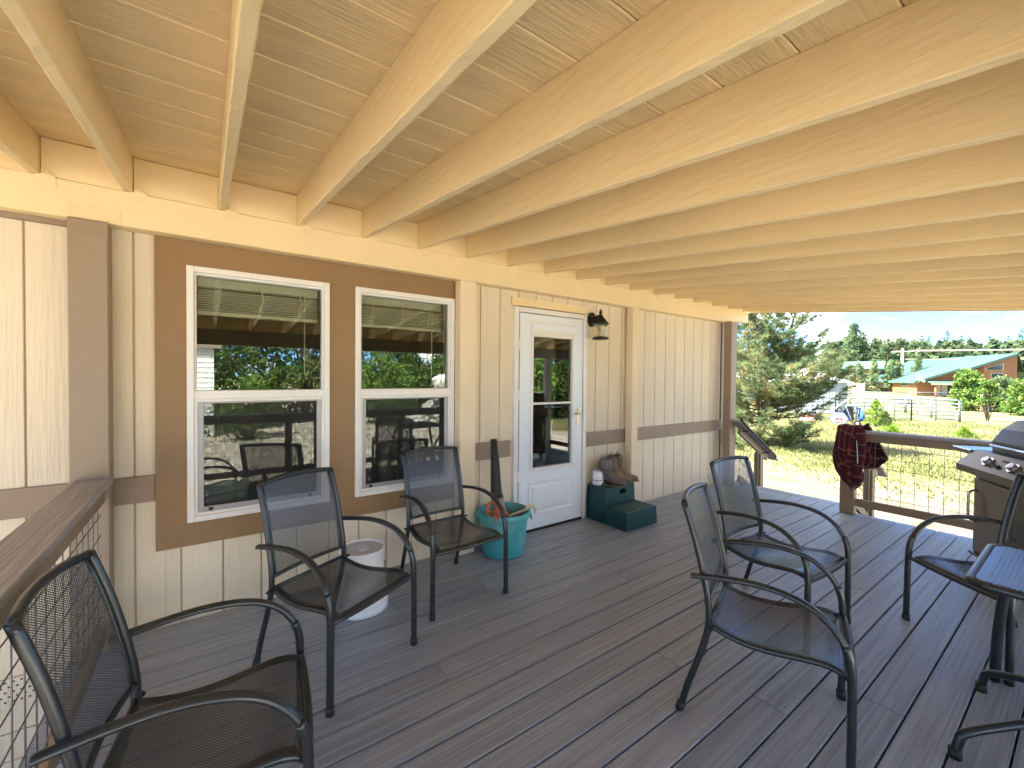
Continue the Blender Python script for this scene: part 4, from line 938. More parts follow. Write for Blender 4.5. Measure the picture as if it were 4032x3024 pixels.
def near_pine(label, loc):
    t = thing('pine_tree', label, 'tree', loc); rg = random.Random(21)
    H = 4.85; tr = MB(); br = MB(); fo = MB()
    stems = [(Vector((0, 0, 0)), H, Vector((0, 0, 0))), (Vector((.02, -.05, 1.1)), H*.93, Vector((.25, -.75, 0))), (Vector((0, .05, .9)), H*.96, Vector((-.2, .55, 0)))]
    def ax(st_, z):
        o_, h_, ln = st_; f = (z-o_.z)/(h_-o_.z); return Vector((o_.x+ln.x*f**.8+.05*math.sin(z*1.3), o_.y+ln.y*f**.8+.05*math.cos(z*.9)-.05, z))
    for st_ in stems:
        zs = [st_[0].z+(st_[1]-st_[0].z)*i/12 for i in range(13)]; r0 = .105 if st_[0].z == 0 else .06
        tr.tube([ax(st_, z) for z in zs], [r0*(1-.9*i/12)+.010 for i in range(13)], 8)
    tr.build('trunk', M['bark'], t, True)
    for q in range(165):
        st_ = stems[(0, 1, 0, 2, 0)[q % 5]]; z0 = max(st_[0].z+.1, .10); z = z0+(H-.35-z0)*((q+.5)/165)**1.12*(st_[1]/H); f = z/H
        a = q*2.399+rg.uniform(-.4, .4); d = Vector((math.cos(a), math.sin(a), 0)); o_ = ax(st_, z)
        Lm = (1.62*(1-f)**.62+.28)*rg.uniform(.55, 1.1)*((1.4 if .12 < f < .36 else .85) if d.y < -.2 else 1.0)*(1.0+.25*max(0, .2-f)/.2)
        rise = rg.uniform(-.05, .25)+.80*f-.12*max(0, .25-f)/.25
        pts = [o_+d*(Lm*s_)+Vector((0, 0, Lm*(rise*s_-.14*math.sin(s_*3.0)+.24*s_*s_))) for s_ in [i/5 for i in range(6)]]
        br.tube(pts, [.020*(1-f)+.010-.013*(1-f)*(i/5)-.006*i/5 for i in range(6)], 5)
        ns = max(5, int(Lm*9))
        for j in range(ns):
            s_ = .22+.78*(j+1)/ns; i = min(int(s_*5), 4); p = pts[i].lerp(pts[i+1], s_*5-i)
            sd = Vector((-d.y, d.x, 0))*(1 if j % 2 else -1)
            dd = (d*.7+sd*rg.uniform(.2, 1.1)+Vector((0, 0, rg.uniform(.0, 1.0)))).normalized(); l = rg.uniform(.10, .42)*(1.15-s_*.4)
            e_ = p+dd*l; br.tube([p, e_], [.006, .004], 3)
            tuft(fo, e_, dd, rg, 30, .19, .0095)
            if l > .16: tuft(fo, p+dd*l*.5, dd, rg, 20, .16, .0095)
        tuft(fo, pts[-1], d+Vector((0, 0, .6)), rg, 36, .19, .0095)
    for st_ in stems:
        for k in range(6): tuft(fo, ax(st_, st_[1]-.12*k), Vector((0, 0, 1)), rg, 34, .20, .0095)
    br.build('branch', M['bark'], t, True); fo.build('foliage', M['needles'], t)
    return t
def far_pine(seed, H, Wd, mt, gap=.25, base=.15, dens=1.0, clump=.55):
    rg = random.Random(seed); b = MB(); tr = MB()
    tr.tube([(0, 0, 0), (.1, 0, H*.5), (0, .05, H*.97)], [H*.022, H*.015, H*.004], 6)
    n = int(46*dens)
    for k in range(n):
        f = base+(1-base)*(k+.5)/n; z = H*f; rad = Wd*((1-f)/(1-base))**.6*(.35+.65*min(1, (f-base+.08)*5))*rg.uniform(.55, 1.1)
        if rg.random() < gap*.5: continue
        a = k*2.399+rg.uniform(-.5, .5)
        c = Vector((math.cos(a)*rad*.62, math.sin(a)*rad*.62, z+rad*.12)); r = (.30*Wd+.34*rad)*clump
        leaf_quads(b, c, r, 46, r*.26, rg, .62)
        tr.tube([(0, 0, z-.15*rad), tuple(c)], [H*.005, H*.002], 4)
    return b.mesh('foliage', mt), tr.mesh('trunk', M['bark'], True)
def bush_mesh(seed, r, h, mt, n=34, size=.05, base=.0):
    rg = random.Random(seed); b = MB(); tr = MB()
    for k in range(n):
        a = rg.uniform(0, 6.28); q = rg.random()**.5; z = base+(h-base)*rg.random()**.8
        f = (z-base)/(h-base); rad = r*q*(1-.55*f)*(1 if f > .12 else .75); c = Vector((rad*math.cos(a), rad*math.sin(a), z))
        leaf_quads(b, c, r*.34*rg.uniform(.7, 1.2), 60, size, rg, .85)
        if k % 2 == 0: tr.tube([(c.x*.08, c.y*.08, 0), (c.x*.5, c.y*.5, c.z*.55), tuple(c)], [h*.014, h*.009, h*.004], 5)
    return b.mesh('foliage', mt), tr.mesh('trunk', M['bark'], True)
def plant(name, label, cat, meshes, loc, sc=1.0, rz=0.0, group=None, tilt=None, stem='trunk'):
    t = thing(name, label, cat, loc, rz, group)
    t.scale = (sc, sc, sc) if not isinstance(sc, tuple) else sc
    if tilt: t.rotation_euler = (tilt[0], tilt[1], rz)
    ob('foliage', meshes[0], t); ob(stem, meshes[1], t); return t
rg = random.Random(99)
near_pine('large near pine tree growing beside the house corner steps', (15.0, 3.55, gz(15, 3.5)-.03))

# bright saplings in the grass
def sapling(seed, h, r, n):
    q = random.Random(seed); b = MB(); tr = MB(); tr.tube([(0, 0, 0), (0, 0, h)], [.02, .006], 6)
    for k in range(n):
        f = (k+.5)/n; z = h*(.08+.92*f); a = k*2.399; rad = r*(1-f)**.6*q.uniform(.55, 1.1)
        p = Vector((rad*math.cos(a), rad*math.sin(a), z+.12*rad)); tr.tube([(0, 0, z-.1*rad), tuple(p)], [.008, .004], 4)
        tuft(b, p, Vector((math.cos(a), math.sin(a), .9)), q, 30, .17, .009); tuft(b, p*.6+Vector((0, 0, z*.4)), Vector((math.cos(a), math.sin(a), .9)), q, 18, .15, .009)
    return b.mesh('foliage', M['sapling']), tr.mesh('trunk', M['bark'], True)
plant('pine_sapling', 'bright green young pine behind the railing and the plaid shirt', 'sapling', sapling(1, 1.35, .52, 46), (27.5, 3.62, gz(27.5, 3.6)))
plant('pine_sapling', 'dark young pine crowding the right of the bright sapling', 'sapling', (sapling(2, .8, .42, 30)[0].copy(), sapling(3, .8, .42, 6)[1]), (27.45, 3.22, gz(27.5, 3.2)))
for o_ in C.objects:
    if o_.parent and o_.parent.name == 'pine_sapling.001' and o_.name.startswith('foliage'): o_.data.materials[0] = M['juniper']
plant('pine_sapling', 'tiny bright sapling in the grass in front of the grill', 'sapling', sapling(4, .42, .36, 20), (25.2, .20, gz(25, 0)))
plant('pine_sapling', 'low green sapling half hidden under the railing top rail', 'sapling', sapling(5, .62, .55, 24), (19.6, 1.25, gz(19.6, 1)))

# grass in the yard
gr_ = MB(); rg = random.Random(12)
for _ in range(30000):
    x = 9.6+27*rg.random()**1.3; y = rg.uniform(-7, 1)+.26*(x)*rg.random()*1.2
    if x < 13.0 and rg.random() > ((x-9.3)/3.7)**1.4: continue
    z = gz(x, y); h = rg.uniform(.03, .12)*(1+.02*(x-9)); a = rg.uniform(0, 6.28)
    for _k in range(3):
        a += 2.1; w = .010+.0006*x; dx, dy = math.cos(a), math.sin(a); l = rg.uniform(.3, .9)*h
        gr_.add([(x-dy*w, y+dx*w, z-.02), (x+dy*w, y-dx*w, z-.02), (x+dx*l, y+dy*l, z+h)], [(0, 1, 2)])
tag(gr_.build('grass', M['grass']), kind='stuff')

# ================================================================ FAR BUILDINGS
M['barn_wood'] = mat('orange_log_siding', (.30, .125, .05), .6, var=.18, vscale=4, stretch=(1, 1, 12))
M['barn_roof'] = mat('pale_green_metal_roof', (.06, .135, .10), .45, metal=.0, var=.03)
M['barn_dark'] = mat('porch_shade_and_chimney', (.06, .035, .025), .8)
M['winglass'] = mat('dark_window_glass', (.05, .065, .07), .08)
M['cream_trim'] = mat('pale_trim', (.55, .47, .36), .6)
bar = thing('log_house', 'orange log house with long pale green metal roof beyond the corral', 'house', (83.07, 12.61, -1.2))
U = Vector((.831, .556, 0)); G = Vector((.556, -.831, 0)); NV = -U; B0 = Vector((83.07, 12.61, 0))
def bp_(u, l, z): q = B0+U*u+G*l; return (q.x-83.07, q.y-12.61, z+1.2)
ZE = 1.28; slope = .40; LR = 9.1
zr = lambda l: ZE+slope*(l if l < LR else 2*LR-l)
def hexa(poly_uvz, d): return MB().prism([bp_(*p) for p in poly_uvz], d)
b = MB()
def wallpoly(pts, thick): b.prism([bp_(*p) for p in pts], thick)
# long front wall built of log courses
tk = -G*.0
for k in range(11):
    z0 = -1.2+k*.225; h = .215
    lg = MB(); lg.prism([bp_(0, 0, z0), bp_(18.2, 0, z0), bp_(18.2, 0, z0+h), bp_(0, 0, z0+h)], G*.25+Vector((0, 0, 0))); lg.build('log_course', M['barn_wood'], bar)
MB().prism([bp_(.0, .26, -1.2), bp_(0, 6.0, -1.2), bp_(0, 6.0, zr(6.0)-.1), bp_(0, .26, zr(.26)-.1)], U*.2).build('side_wall', M['barn_wood'], bar)
MB().prism([bp_(-2.3, 6.0, -1.2), bp_(-2.3, LR, -1.2), bp_(-2.3, LR, zr(LR)-.15), bp_(-2.3, 6.0, zr(6.0)-.15)], U*.2).build('gable_wall', M['barn_wood'], bar)
MB().prism([bp_(-2.1, 5.8, -1.2), bp_(.2, 5.8, -1.2), bp_(.2, 5.8, zr(5.8)-.15), bp_(-2.1, 5.8, zr(5.8)-.15)], G*.2).build('return_wall', M['barn_wood'], bar)
PR = Vector((.95, .31, 0))
pq = Vector(bp_(-2.3, LR, 0))
def pp(s_, z): q = pq+PR*s_; return (q.x, q.y, z+1.2)
MB().prism([pp(0, -1.2), pp(6.5, -1.2), pp(6.5, 2.3), pp(0, zr(LR)-.15)], (.06, -.2, 0)).build('gable_wall', M['barn_wood'], bar)
# roof: near slope with stepped rake, far slope
def rp_(u, l): return bp_(u, l, zr(l)+.05)
MB().prism([rp_(-.5, -.45), rp_(18.8, -.45), rp_(24, LR), rp_(-2.9, LR), rp_(-3.1, 4.35), rp_(-.9, 4.25)], (0, 0, .16)).build('roof', M['barn_roof'], bar)
MB().prism([bp_(-2.9, LR+.01, zr(LR)+.05), bp_(24, LR, zr(LR)+.05), bp_(24, LR+9, zr(LR)-3.4), bp_(4, LR+4.5, zr(LR)-2.1)], (0, 0, .16)).build('roof', M['barn_roof'], bar)
sm = MB()
for k in range(46):
    u = -2.4+k*.57; l0 = -.45 if u > -.4 else 4.4; sm.bar(Vector(rp_(u, l0))+Vector((0, 0, .17)), Vector(rp_(u, LR))+Vector((0, 0, .17)), .05, .04)
sm.build('roof_seam', M['barn_roof'], bar)
b = MB(); b.bar(rp_(-.52, -.47), rp_(18.8, -.47), .06, .24); b.bar(rp_(-.52, -.47), rp_(-.92, 4.25), .06, .26); b.bar(rp_(-3.12, 4.35), rp_(-2.92, LR), .06, .28); b.build('fascia', M['barn_roof'], bar)
for u0, u1, z0, z1 in ((11.0, 12.9, .58, 1.10), (6.9, 8.45, .86, 1.10), (2.35, 4.05, .56, 1.10)):
    w = MB().prism([bp_(u0, -.03, z0), bp_(u1, -.03, z0), bp_(u1, -.03, z1), bp_(u0, -.03, z1)], G*.025).build('window', M['cream_trim'], bar)
    um = (u0+u1)/2
    for a, c_ in ((u0+.1, um-.05), (um+.05, u1-.1)): MB().prism([bp_(a, -.045, z0+.08), bp_(c_, -.045, z0+.08), bp_(c_, -.045, z1-.08), bp_(a, -.045, z1-.08)], G*.012).build('pane', M['winglass'], w)
for poly in ([(6.2, 2.85), (8.0, 2.85), (8.0, 3.85), (6.2, 3.12)], [(6.75, 1.35), (8.0, 1.35), (8.0, 2.5), (6.75, 2.5)], [(6.4, -1.1), (8.1, -1.1), (8.1, .9), (6.4, .9)]):
    w = MB().prism([bp_(-2.33, l, z) for l, z in poly], U*.025).build('window', M['cream_trim'], bar)
    cl, cz = sum(p[0] for p in poly)/len(poly), sum(p[1] for p in poly)/len(poly)
    MB().prism([bp_(-2.36, cl+(l-cl)*.88, cz+(z-cz)*.86) for l, z in poly], U*.02).build('pane', M['winglass'], w)
for poly in ([(1.6, 2.4), (4.6, 2.4), (4.6, 2.75), (1.6, 3.7)], [(1.2, .9), (4.8, .9), (4.8, 2.0), (1.2, 2.0)]):
    w = MB().prism([pp(s_, z) for s_, z in poly], (.01, -.03, 0)); w.v = [(x-.03, y+.1, z) for x, y, z in w.v]; w = w.build('window', M['cream_trim'], bar)
    cl, cz = sum(p[0] for p in poly)/4, sum(p[1] for p in poly)/4
    q = MB().prism([pp(cl+(s_-cl)*.88, cz+(z-cz)*.86) for s_, z in poly], (.01, -.03, 0)); q.v = [(x-.05, y+.15, z) for x, y, z in q.v]; q.build('pane', M['winglass'], w)
# porch along the gable
MB().prism([bp_(-.02, 2.0, -1.2), bp_(-.02, 5.7, -1.2), bp_(-.02, 5.7, .95), bp_(-.02, 2.0, .95)], U*.012).build('porch_shade_sheet', M['barn_dark'], bar)  # flat dark sheet paints the porch's shade onto the wall
MB().prism([bp_(-1.7, .9, 1.02), bp_(-1.7, 5.75, 1.02), bp_(-.03, 5.75, 1.32), bp_(-.03, .9, 1.32)], (0, 0, .12)).build('porch_roof', M['barn_roof'], bar)
b = MB(); b.bar(bp_(-1.72, .9, .93), bp_(-1.72, 5.75, .93), .06, .26); b.build('porch_fascia', M['cream_trim'], bar)
b = MB(); b.tube([bp_(-1.5, 1.5, -1.2), bp_(-1.5, 1.5, .95)], .17, 8); b.build('porch_post', M['barn_wood'], bar, True)
for l in (2.0, 2.75): MB().prism([bp_(-.05, l, -1.1), bp_(-.05, l+.65, -1.1), bp_(-.05, l+.65, .75), bp_(-.05, l, .75)], U*.02).build('door', M['cream_trim'], bar)
b = MB(); b.prism([bp_(-2.0, 4.5, 1.6), bp_(-2.0, 5.75, 1.6), bp_(-2.0, 5.75, 2.6), bp_(-2.0, 4.5, 2.6)], U*.2); b.build('upper_panel', M['barn_wood'], bar)  # plain wooden panel above the porch roof
sd = thing('satellite_dish', 'white satellite dish on the corner of the log house', 'satellite dish', (82.3, 12.1, 1.6))
b = MB(); b.lathe([(.02, 0), (.35, .06), (.62, .2), (.60, .21), (.33, .08), (.02, .03)], 18); o_ = b.build('dish', M['white'], sd, True); o_.rotation_euler = (R(60), R(-35), 0)
b = MB(); b.tube([(0, 0, 0), (.1, .2, -.5), (.8, .5, -.6)], .05, 6); b.build('dish_arm', M['steel'], sd, True)
vp = thing('roof_vent', 'small green vent pipe on the long green roof', 'roof vent', (96.6, 17.0, 2.9))
MB().tube([(0, 0, 0), (0, 0, .45)], .12, 8).build('vent_pipe', M['fir'], vp, True); MB().lathe([(.2, .45), (.02, .62)], 8).build('vent_cap', M['fir'], vp, True)
# green roofed cabin far behind the poplars
cab = thing('green_cabin', 'distant cabin with green roof half hidden by poplars', 'cabin', (100.5, 23.2, -1.2))
MB().box(-2, 2, -2.4, 2.4, 0, 4.7).build('wall', M['barn_wood'], cab)
MB().prism([(-2.6, -3.0, 4.6), (-2.6, -3.0, 4.75), (.0, -3.0, 6.1), (2.6, -3.0, 4.75), (2.6, -3, 4.6), (0, -3, 5.95)], (0, 6.0, 0)).build('roof', M['barn_roof'], cab)
w = MB().box(-2.03, -2.0, .2, 1.5, 3.0, 4.3).build('window', M['cream_trim'], cab); MB().box(-2.05, -2.031, .3, 1.4, 3.1, 4.2).build('pane', M['winglass'], w)
cab.rotation_euler = (0, 0, R(8))
# pale metal shed with white roof
M['shed_wall'] = mat('pale_blue_metal_wall', (.25, .30, .34), .5); M['shed_roof'] = mat('white_metal_roof', (.62, .62, .64), .4)
sdh = thing('metal_shed', 'pale blue ribbed metal shed with white roof behind the pine', 'shed', (39.2, 8.75, -1.2))
hx, hy = 3.5, 4.8      # width away from the camera, length to the left
A = Vector((-.12, .993, 0)); Bv = Vector((.993, .12, 0))
def sp_(a, b_, z): q = A*a+Bv*b_; return (q.x, q.y, z)
wb_ = MB(); wb_.prism([sp_(0, 0, 0), sp_(hy, 0, 0), sp_(hy, hx, 0), sp_(0, hx, 0)], (0, 0, 2.46)); wb_.build('wall', M['shed_wall'], sdh)
MB().add([sp_(-.35, -.3, 2.42), sp_(hy+.35, -.3, 2.42), sp_(hy+.35, hx+.3, 2.42), sp_(-.35, hx+.3, 2.42), sp_(hy/2+.6, hx/2, 3.50), sp_(hy/2-.2, hx/2, 3.50)], [(0, 1, 4, 5), (2, 3, 5, 4), (1, 2, 4), (3, 0, 5), (3, 2, 1, 0)]).build('roof', M['shed_roof'], sdh)
for k in range(15):
    MB().bar(sp_(.2+k*.37, -.012, .02), sp_(.2+k*.37, -.012, 2.44), .07, .03, upv=tuple(Bv)).build('wall_rib', M['shed_wall'], sdh)
wsh = thing('white_roof_barn', 'long white roofed barn seen through the pine branches', 'barn', (56, 24.5, -1.2))
MB().box(-2, 2, -2.6, 4.5, 0, 2.6).build('wall', M['shed_wall'], wsh)
MB().prism([(-2.4, -3, 2.5), (0, -3, 4.0), (2.4, -3, 2.5)], (0, 8, 0)).build('roof', M['shed_roof'], wsh)
wsh.rotation_euler = (0, 0, R(18))
MB().box(-.5, .9, -1.6, .6, 3.2, 5.0).build('chimney_block', M['barn_dark'], wsh)
# white fence boards at the left of the log house
M['fence_rail'] = mat('weathered_board', (.50, .40, .30), .8, var=.1)
bf = thing('board_fence', 'pale horizontal board fence left of the log house', 'fence', (80.5, 17.6, -1.2))
for k in range(7): MB().box(-.05, .05, .3, 3.0, .25+k*.27, .42+k*.27).build('board', M['fence_rail'], bf)
for y in (.35, 1.6, 2.9): MB().box(.05, .2, y-.08, y+.08, 0, 2.2).build('post', M['fence_rail'], bf)

# corral of pipe panels
M['galv'] = mat('galvanized_pipe', (.20, .22, .26), .4, metal=.35)
def corral(p, q, lab, posts=2, H=1.37):
    a = Vector((p[0], p[1], gz(*p))); c = Vector((q[0], q[1], gz(*q))); t = thing('corral_panel', lab, 'fence panel', a, 0, 'galvanized corral panels')
    d = c-a
    for z in (.18, .43, .67, .91, 1.14, H): MB().tube([Vector((0, 0, z)), d+Vector((0, 0, z))], .030 if z < H else .036, 6).build('rail', M['galv'], t, True)
    for k in range(posts+1):
        f = k/posts; MB().tube([d*f+Vector((0, 0, 0)), d*f+Vector((0, 0, H+.02))], .045 if k in (0, posts) else .034, 6).build('post', M['galv'], t, True)
    return t
cl = [(38.5, 2.15), (35.65, 3.87), (33.1, 4.95), (30.4, 6.2), (27.6, 7.6)]
labs = ['rightmost front corral panel ending beside the open grass', 'front corral panel right of the bright green sapling', 'front corral panel directly behind the bright green sapling', 'front corral panel behind the leaning cart and pine']
for (p, q), l in zip(zip(cl[:-1], cl[1:]), labs): corral(p, q, l, 2)
corral((38.55, 2.2), (41.2, 3.9), 'end corral panel running back from the right corner', 1)
corral((41.3, 3.95), (45.5, 6.1), 'back corral panel nearer the right corner', 2); corral((45.6, 6.2), (47.5, 9.3), 'back corral panel in front of the orange log wall', 2)
corral((62, 5.2), (59, 8.6), 'far corral panel before the dark porch of the log house', 2); corral((59, 8.7), (56.5, 12.8), 'far corral panel before the sunlit log wall', 2)
corral((56.4, 12.9), (52.5, 14.6), 'far corral panel between the shed and the log wall', 2); corral((62, 5.1), (66.0, 4.6), 'far corral panel half hidden behind the right trees', 2)

# leaning cart with a blue pack, and the hexagon sign
M['blue'] = mat('blue_fabric', (.05, .14, .42), .6); M['dark_frame'] = mat('dark_frame', (.05, .055, .07), .5); M['palepole'] = mat('peeled_pole', (.52, .38, .26), .7, var=.2)
ct = thing('hand_cart', 'dark two wheeled cart loaded with blue bags by the corral', 'cart', (27.75, 4.85, gz(27.8, 4.8)))
AX = Vector((.30, -.954, 0))       # to the right in the view
def cp_(r_, z, dep=0): return AX*r_+Vector((dep, dep*.3, z))
def cb(name, bm, mt, sm=False): return bm.build(name, M[mt], ct, sm)
b = MB(); b.prism([cp_(-.50, .12, -.15), cp_(.28, .28, -.15), cp_(.20, 1.05, -.15), cp_(-.06, 1.02, -.15)], Vector((.3, .1, 0))); cb('cart_body', b, 'dark_frame')
for p, q in ((cp_(-.52, .30, -.2), cp_(-.40, 1.05, -.2)), (cp_(-.40, 1.0, -.2), cp_(-.10, .62, -.2)), (cp_(-.48, .65, -.2), cp_(-.22, .38, -.2))):
    b = MB(); b.tube([p, q], .03, 6); cb('frame_tube', b, 'dark_frame', True)
b = MB(); b.tube([cp_(.03, 1.20, -.22), cp_(-.06, .95, -.22), cp_(.12, .45, -.22), cp_(.24, .02, -.22)], .035, 6); b.tube([cp_(.20, 1.25, -.22), cp_(.26, .80, -.22)], .03, 6); b.tube([cp_(-.1, 1.05, -.22), cp_(.22, 1.0, -.22)], .025, 6); cb('handle_frame', b, 'galv', True)
for r_ in (.40,):
    b = MB(); b.tube([cp_(r_, .15, -.25), cp_(r_, .15, -.13)], .15, 16); cb('wheel', b, 'black', 'auto')
    b = MB(); b.tube([cp_(r_, .15, -.265), cp_(r_, .15, -.251)], .06, 12); cb('hub', b, 'white', 'auto')
b = MB(); b.tube([cp_(.42, .85, 0), cp_(.46, .98, 0)], [.10, .12], 10); b.tube([cp_(.62, .25, -.02), cp_(.58, .45, -.02), cp_(.50, .85, -.02)], [.13, .17, .10], 10); cb('blue_bag', b, 'blue', True)
hs = thing('hexagon_sign', 'white and blue hexagonal sign leaning on the cart', 'sign', (27.15, 5.05, gz(27.2, 5)))
fx = Vector((-.98, -.2, 0)); Hc = Vector((0, 0, .36))
def hexp(r_, d): return [Hc+AX*(r_*1.12*math.cos(R(60*k)))+Vector((0, 0, r_*math.sin(R(60*k))))+fx*d for k in range(6)]
MB().prism(hexp(.37, 0), fx*.03).build('sign_plate', M['blue'], hs); MB().prism(hexp(.325, .0305), fx*.006).build('sign_face', M['white'], hs)
M['sky_blue'] = mat('sky_blue_print', (.16, .36, .62), .5); M['dark_red_print'] = mat('dark_red_print', (.25, .04, .05), .5)
b = MB(); b.bar(Hc+AX*-.2+Vector((0, 0, .17))+fx*.039, Hc+AX*.2+Vector((0, 0, .17))+fx*.039, .004, .10, upv=(0, 0, 1)); b.build('sky_print', M['sky_blue'], hs)
b = MB()
for x0, x1, z in ((-.18, .18, .0), (-.14, .16, -.045), (-.12, -.05, -.09), (.08, .14, -.09)): b.bar(Hc+AX*x0+Vector((0, 0, z))+fx*.039, Hc+AX*x1+Vector((0, 0, z))+fx*.039, .004, .045)
b.build('emblem_print', M['dark_red_print'], hs)
b = MB(); b.bar(Hc+AX*-.18+Vector((0, 0, -.22))+fx*.039, Hc+AX*.18+Vector((0, 0, -.22))+fx*.039, .004, .06); b.build('base_print', M['dark_frame'], hs)
pl_ = thing('wooden_pole', 'peeled wooden pole leaning across the cart', 'pole', (27.4, 5.2, gz(27.4, 5.2)))
MB().tube([(-.10, .25, .70), (.1, -.30, 1.25), (.35, -.75, 1.72)], [.05, .045, .035], 7).build('pole_shaft', M['palepole'], pl_, True)
lgp = thing('tree_stump', 'pale sawn stump lying under the pine', 'stump', (25.9, 6.05, gz(26, 6)))
MB().tube([(0, -.3, .18), (0, .3, .2)], [.19, .17], 10).build('stump_wood', M['palepole'], lgp, True); MB().lathe([(.10, .35), (.13, .42), (.05, .5)], 8).build('stump_chip', M['orange'], lgp, True)
brl = thing('feed_sack', 'pinkish sack and pale rocks heaped left of the cart', 'sack', (28.9, 6.6, gz(29, 6.6)))
b = MB(); b.tube([(0, -.25, .2), (0, 0, .32), (0, .25, .28), (0, .5, .2)], [.12, .24, .24, .1], 9); M['pink'] = mat('faded_pink_sack', (.30, .17, .18), .8, var=.15); b.build('sack_body', M['pink'], brl, True)

# utility pole with two wires
M['polewood'] = mat('grey_pole', (.36, .31, .27), .8)
up_ = thing('utility_pole', 'wooden utility pole with cross arm behind the green roof', 'utility pole', (93, 16.3, -1.2))
MB().tube([(0, 0, 0), (0, 0, 7.9)], [.24, .18], 8).build('pole_shaft', M['polewood'], up_, True)
b = MB(); b.bar((.0, -1.4, 7.35), (0, 1.4, 7.35), .14, .14); b.build('cross_arm', M['polewood'], up_)
for k, (y, z) in enumerate(((-1.2, 7.5), (1.2, 7.45), (0, 6.1))):
    b = MB(); b.tube([(0, y, z)]+[(.02*s_*(1+k), y-s_*1.0, z-.9*math.sin(min(s_/50, 1)*math.pi)*.6) for s_ in range(4, 64, 6)], .035, 4); b.build('power_line', M['polewood'], up_, True)

# ================================================================ TREES BEYOND
FP = [far_pine(s_, 9, 2.6, M['fir'], .2, .18, 1.0) for s_ in (1, 2, 3, 4)]          # dense pines
SK = [far_pine(s_, 9, 1.9, M['fir'], .7, .35, .62, .5) for s_ in (11, 12, 13)]        # open skyline pines
PO = [far_pine(s_, 7, 1.15, M['poplar'], .05, .02, 1.0, .9) for s_ in (21, 22)]
RT = [bush_mesh(s_, 1.25, 3.3, m_, 90, .10, .05) for s_, m_ in ((31, M['leafy']), (32, M['fir']))]
spots = [(1.0, 54.1, 3.72, 3.45, 'rounded pine at the left end of the right hand tree clump'), (1.0, 54.3, 1.85, 2.95, 'rounded pine in the middle of the right hand tree clump'), (1.0, 50.2, .35, 2.75, 'tree cut by the right edge of the view beyond the grill')]
for i, (w_, x, y, h, l) in enumerate(spots):
    plant('round_tree', l, 'tree', RT[i % 2], (x, y, gz(x, y)-.1), (1.0*(1.1 if i == 0 else 1.0), 1.0, h/3.3), i*1.3)
plant('young_tree', 'slender young broadleaf tree with pale trunk before the tree clump', 'tree', bush_mesh(41, .75, 2.6, M['leafy'], 20, .075, .9), (41.7, 1.32, gz(41.7, 1.3)), 1.0)
yt = thing('fence_post', 'pale lone fence post before the right hand trees', 'post', (52.4, 2.82, -1.2)); MB().tube([(0, 0, 0), (0, 0, 1.5)], .07, 7).build('post_shaft', M['palepole'], yt, True)
b = MB(); b.tube([(41.7, 1.32, -1.2), (41.72, 1.30, -.7), (41.68, 1.36, -.1)], [.07, .06, .04], 7); o_ = b.build('trunk', M['palebark'], bpy.data.objects['young_tree'], True); o_.matrix_parent_inverse = Matrix.Translation((-41.7, -1.32, 1.2))
pw = ['first poplar left of the cabin', 'second poplar before the cabin wall', 'poplar at the left end of the cabin roof', 'poplar in front of the cabin gable', 'leaning poplar right of the cabin gable', 'tall leaning poplar midway to the utility pole', 'poplar just left of the utility pole', 'poplar touching the utility pole', 'poplar showing above the green roof ridge']
for i, (x, y, zt) in enumerate(((87.7, 24.7, 3.5), (88, 23.7, 3.0), (88.4, 22.5, 2.8), (88.6, 21.5, 3.8), (89, 20.2, 4.3), (89.3, 18.9, 4.9), (89.7, 17.6, 4.6), (89.9, 16.7, 4.4), (91.5, 14.6, 5.6))):
    plant('poplar_tree', 'pale green '+pw[i], 'tree', PO[i % 2], (x, y, -1.25), (1, 1, (zt+1.2)/7), i*.9, 'row of leaning poplars', (R(8), R(2)))
rg = random.Random(77)
# the dense rise of pines left of the log house
def rise_top(y):
    T = [(10, 7.0), (16, 8.3), (21, 9.6), (24.5, 10.0), (26.3, 10.8), (27.8, 13.1), (29.5, 10.6), (31, 10.0), (34, 8.7), (38, 8.2), (60, 8.0)]
    for (a_, c_), (b_, d_) in zip(T[:-1], T[1:]):
        if a_ <= y <= b_: return c_+(d_-c_)*(y-a_)/(b_-a_)
    return 7
for k, (x, y) in enumerate(((110.8, 27.8), (106, 30.5), (112, 24.5), (116, 21.5), (105, 33.8), (115, 29.2), (119, 25.5), (117, 33.5), (113, 37), (125, 38), (124, 29.8), (122, 19.2), (128, 23.5), (108, 40.5), (118, 43), (128, 47), (134, 36), (133, 17.6), (138, 26.5), (106, 45), (114, 50), (124, 55), (109, 21.8), (111, 18.2))):
    top = rise_top(y*110.8/x)*x/110.8*(.97 if k else 1)+.1*(k % 3); z = gz(x, y)-.3; h = max(4.5, top-z)/.99
    plant('pine_tree', 'dense green pine massed on the rise behind the poplars' if k else 'tallest domed pine on the rise above the poplars', 'tree', FP[k % 4], (x, y, z), (1.15, 1.15, h/9), rg.uniform(0, 6), 'pines on the rise' if k else None)
rk = thing('rock_outcrop', 'pale stacked rock outcrop among trees right of the near pine', 'rock outcrop', (108, 32.8, 5.0))
M['rock'] = mat('pale_rock', (.42, .34, .30), .9, var=.25, vscale=1.2, bump=.8, bscale=3, bdist=.1)
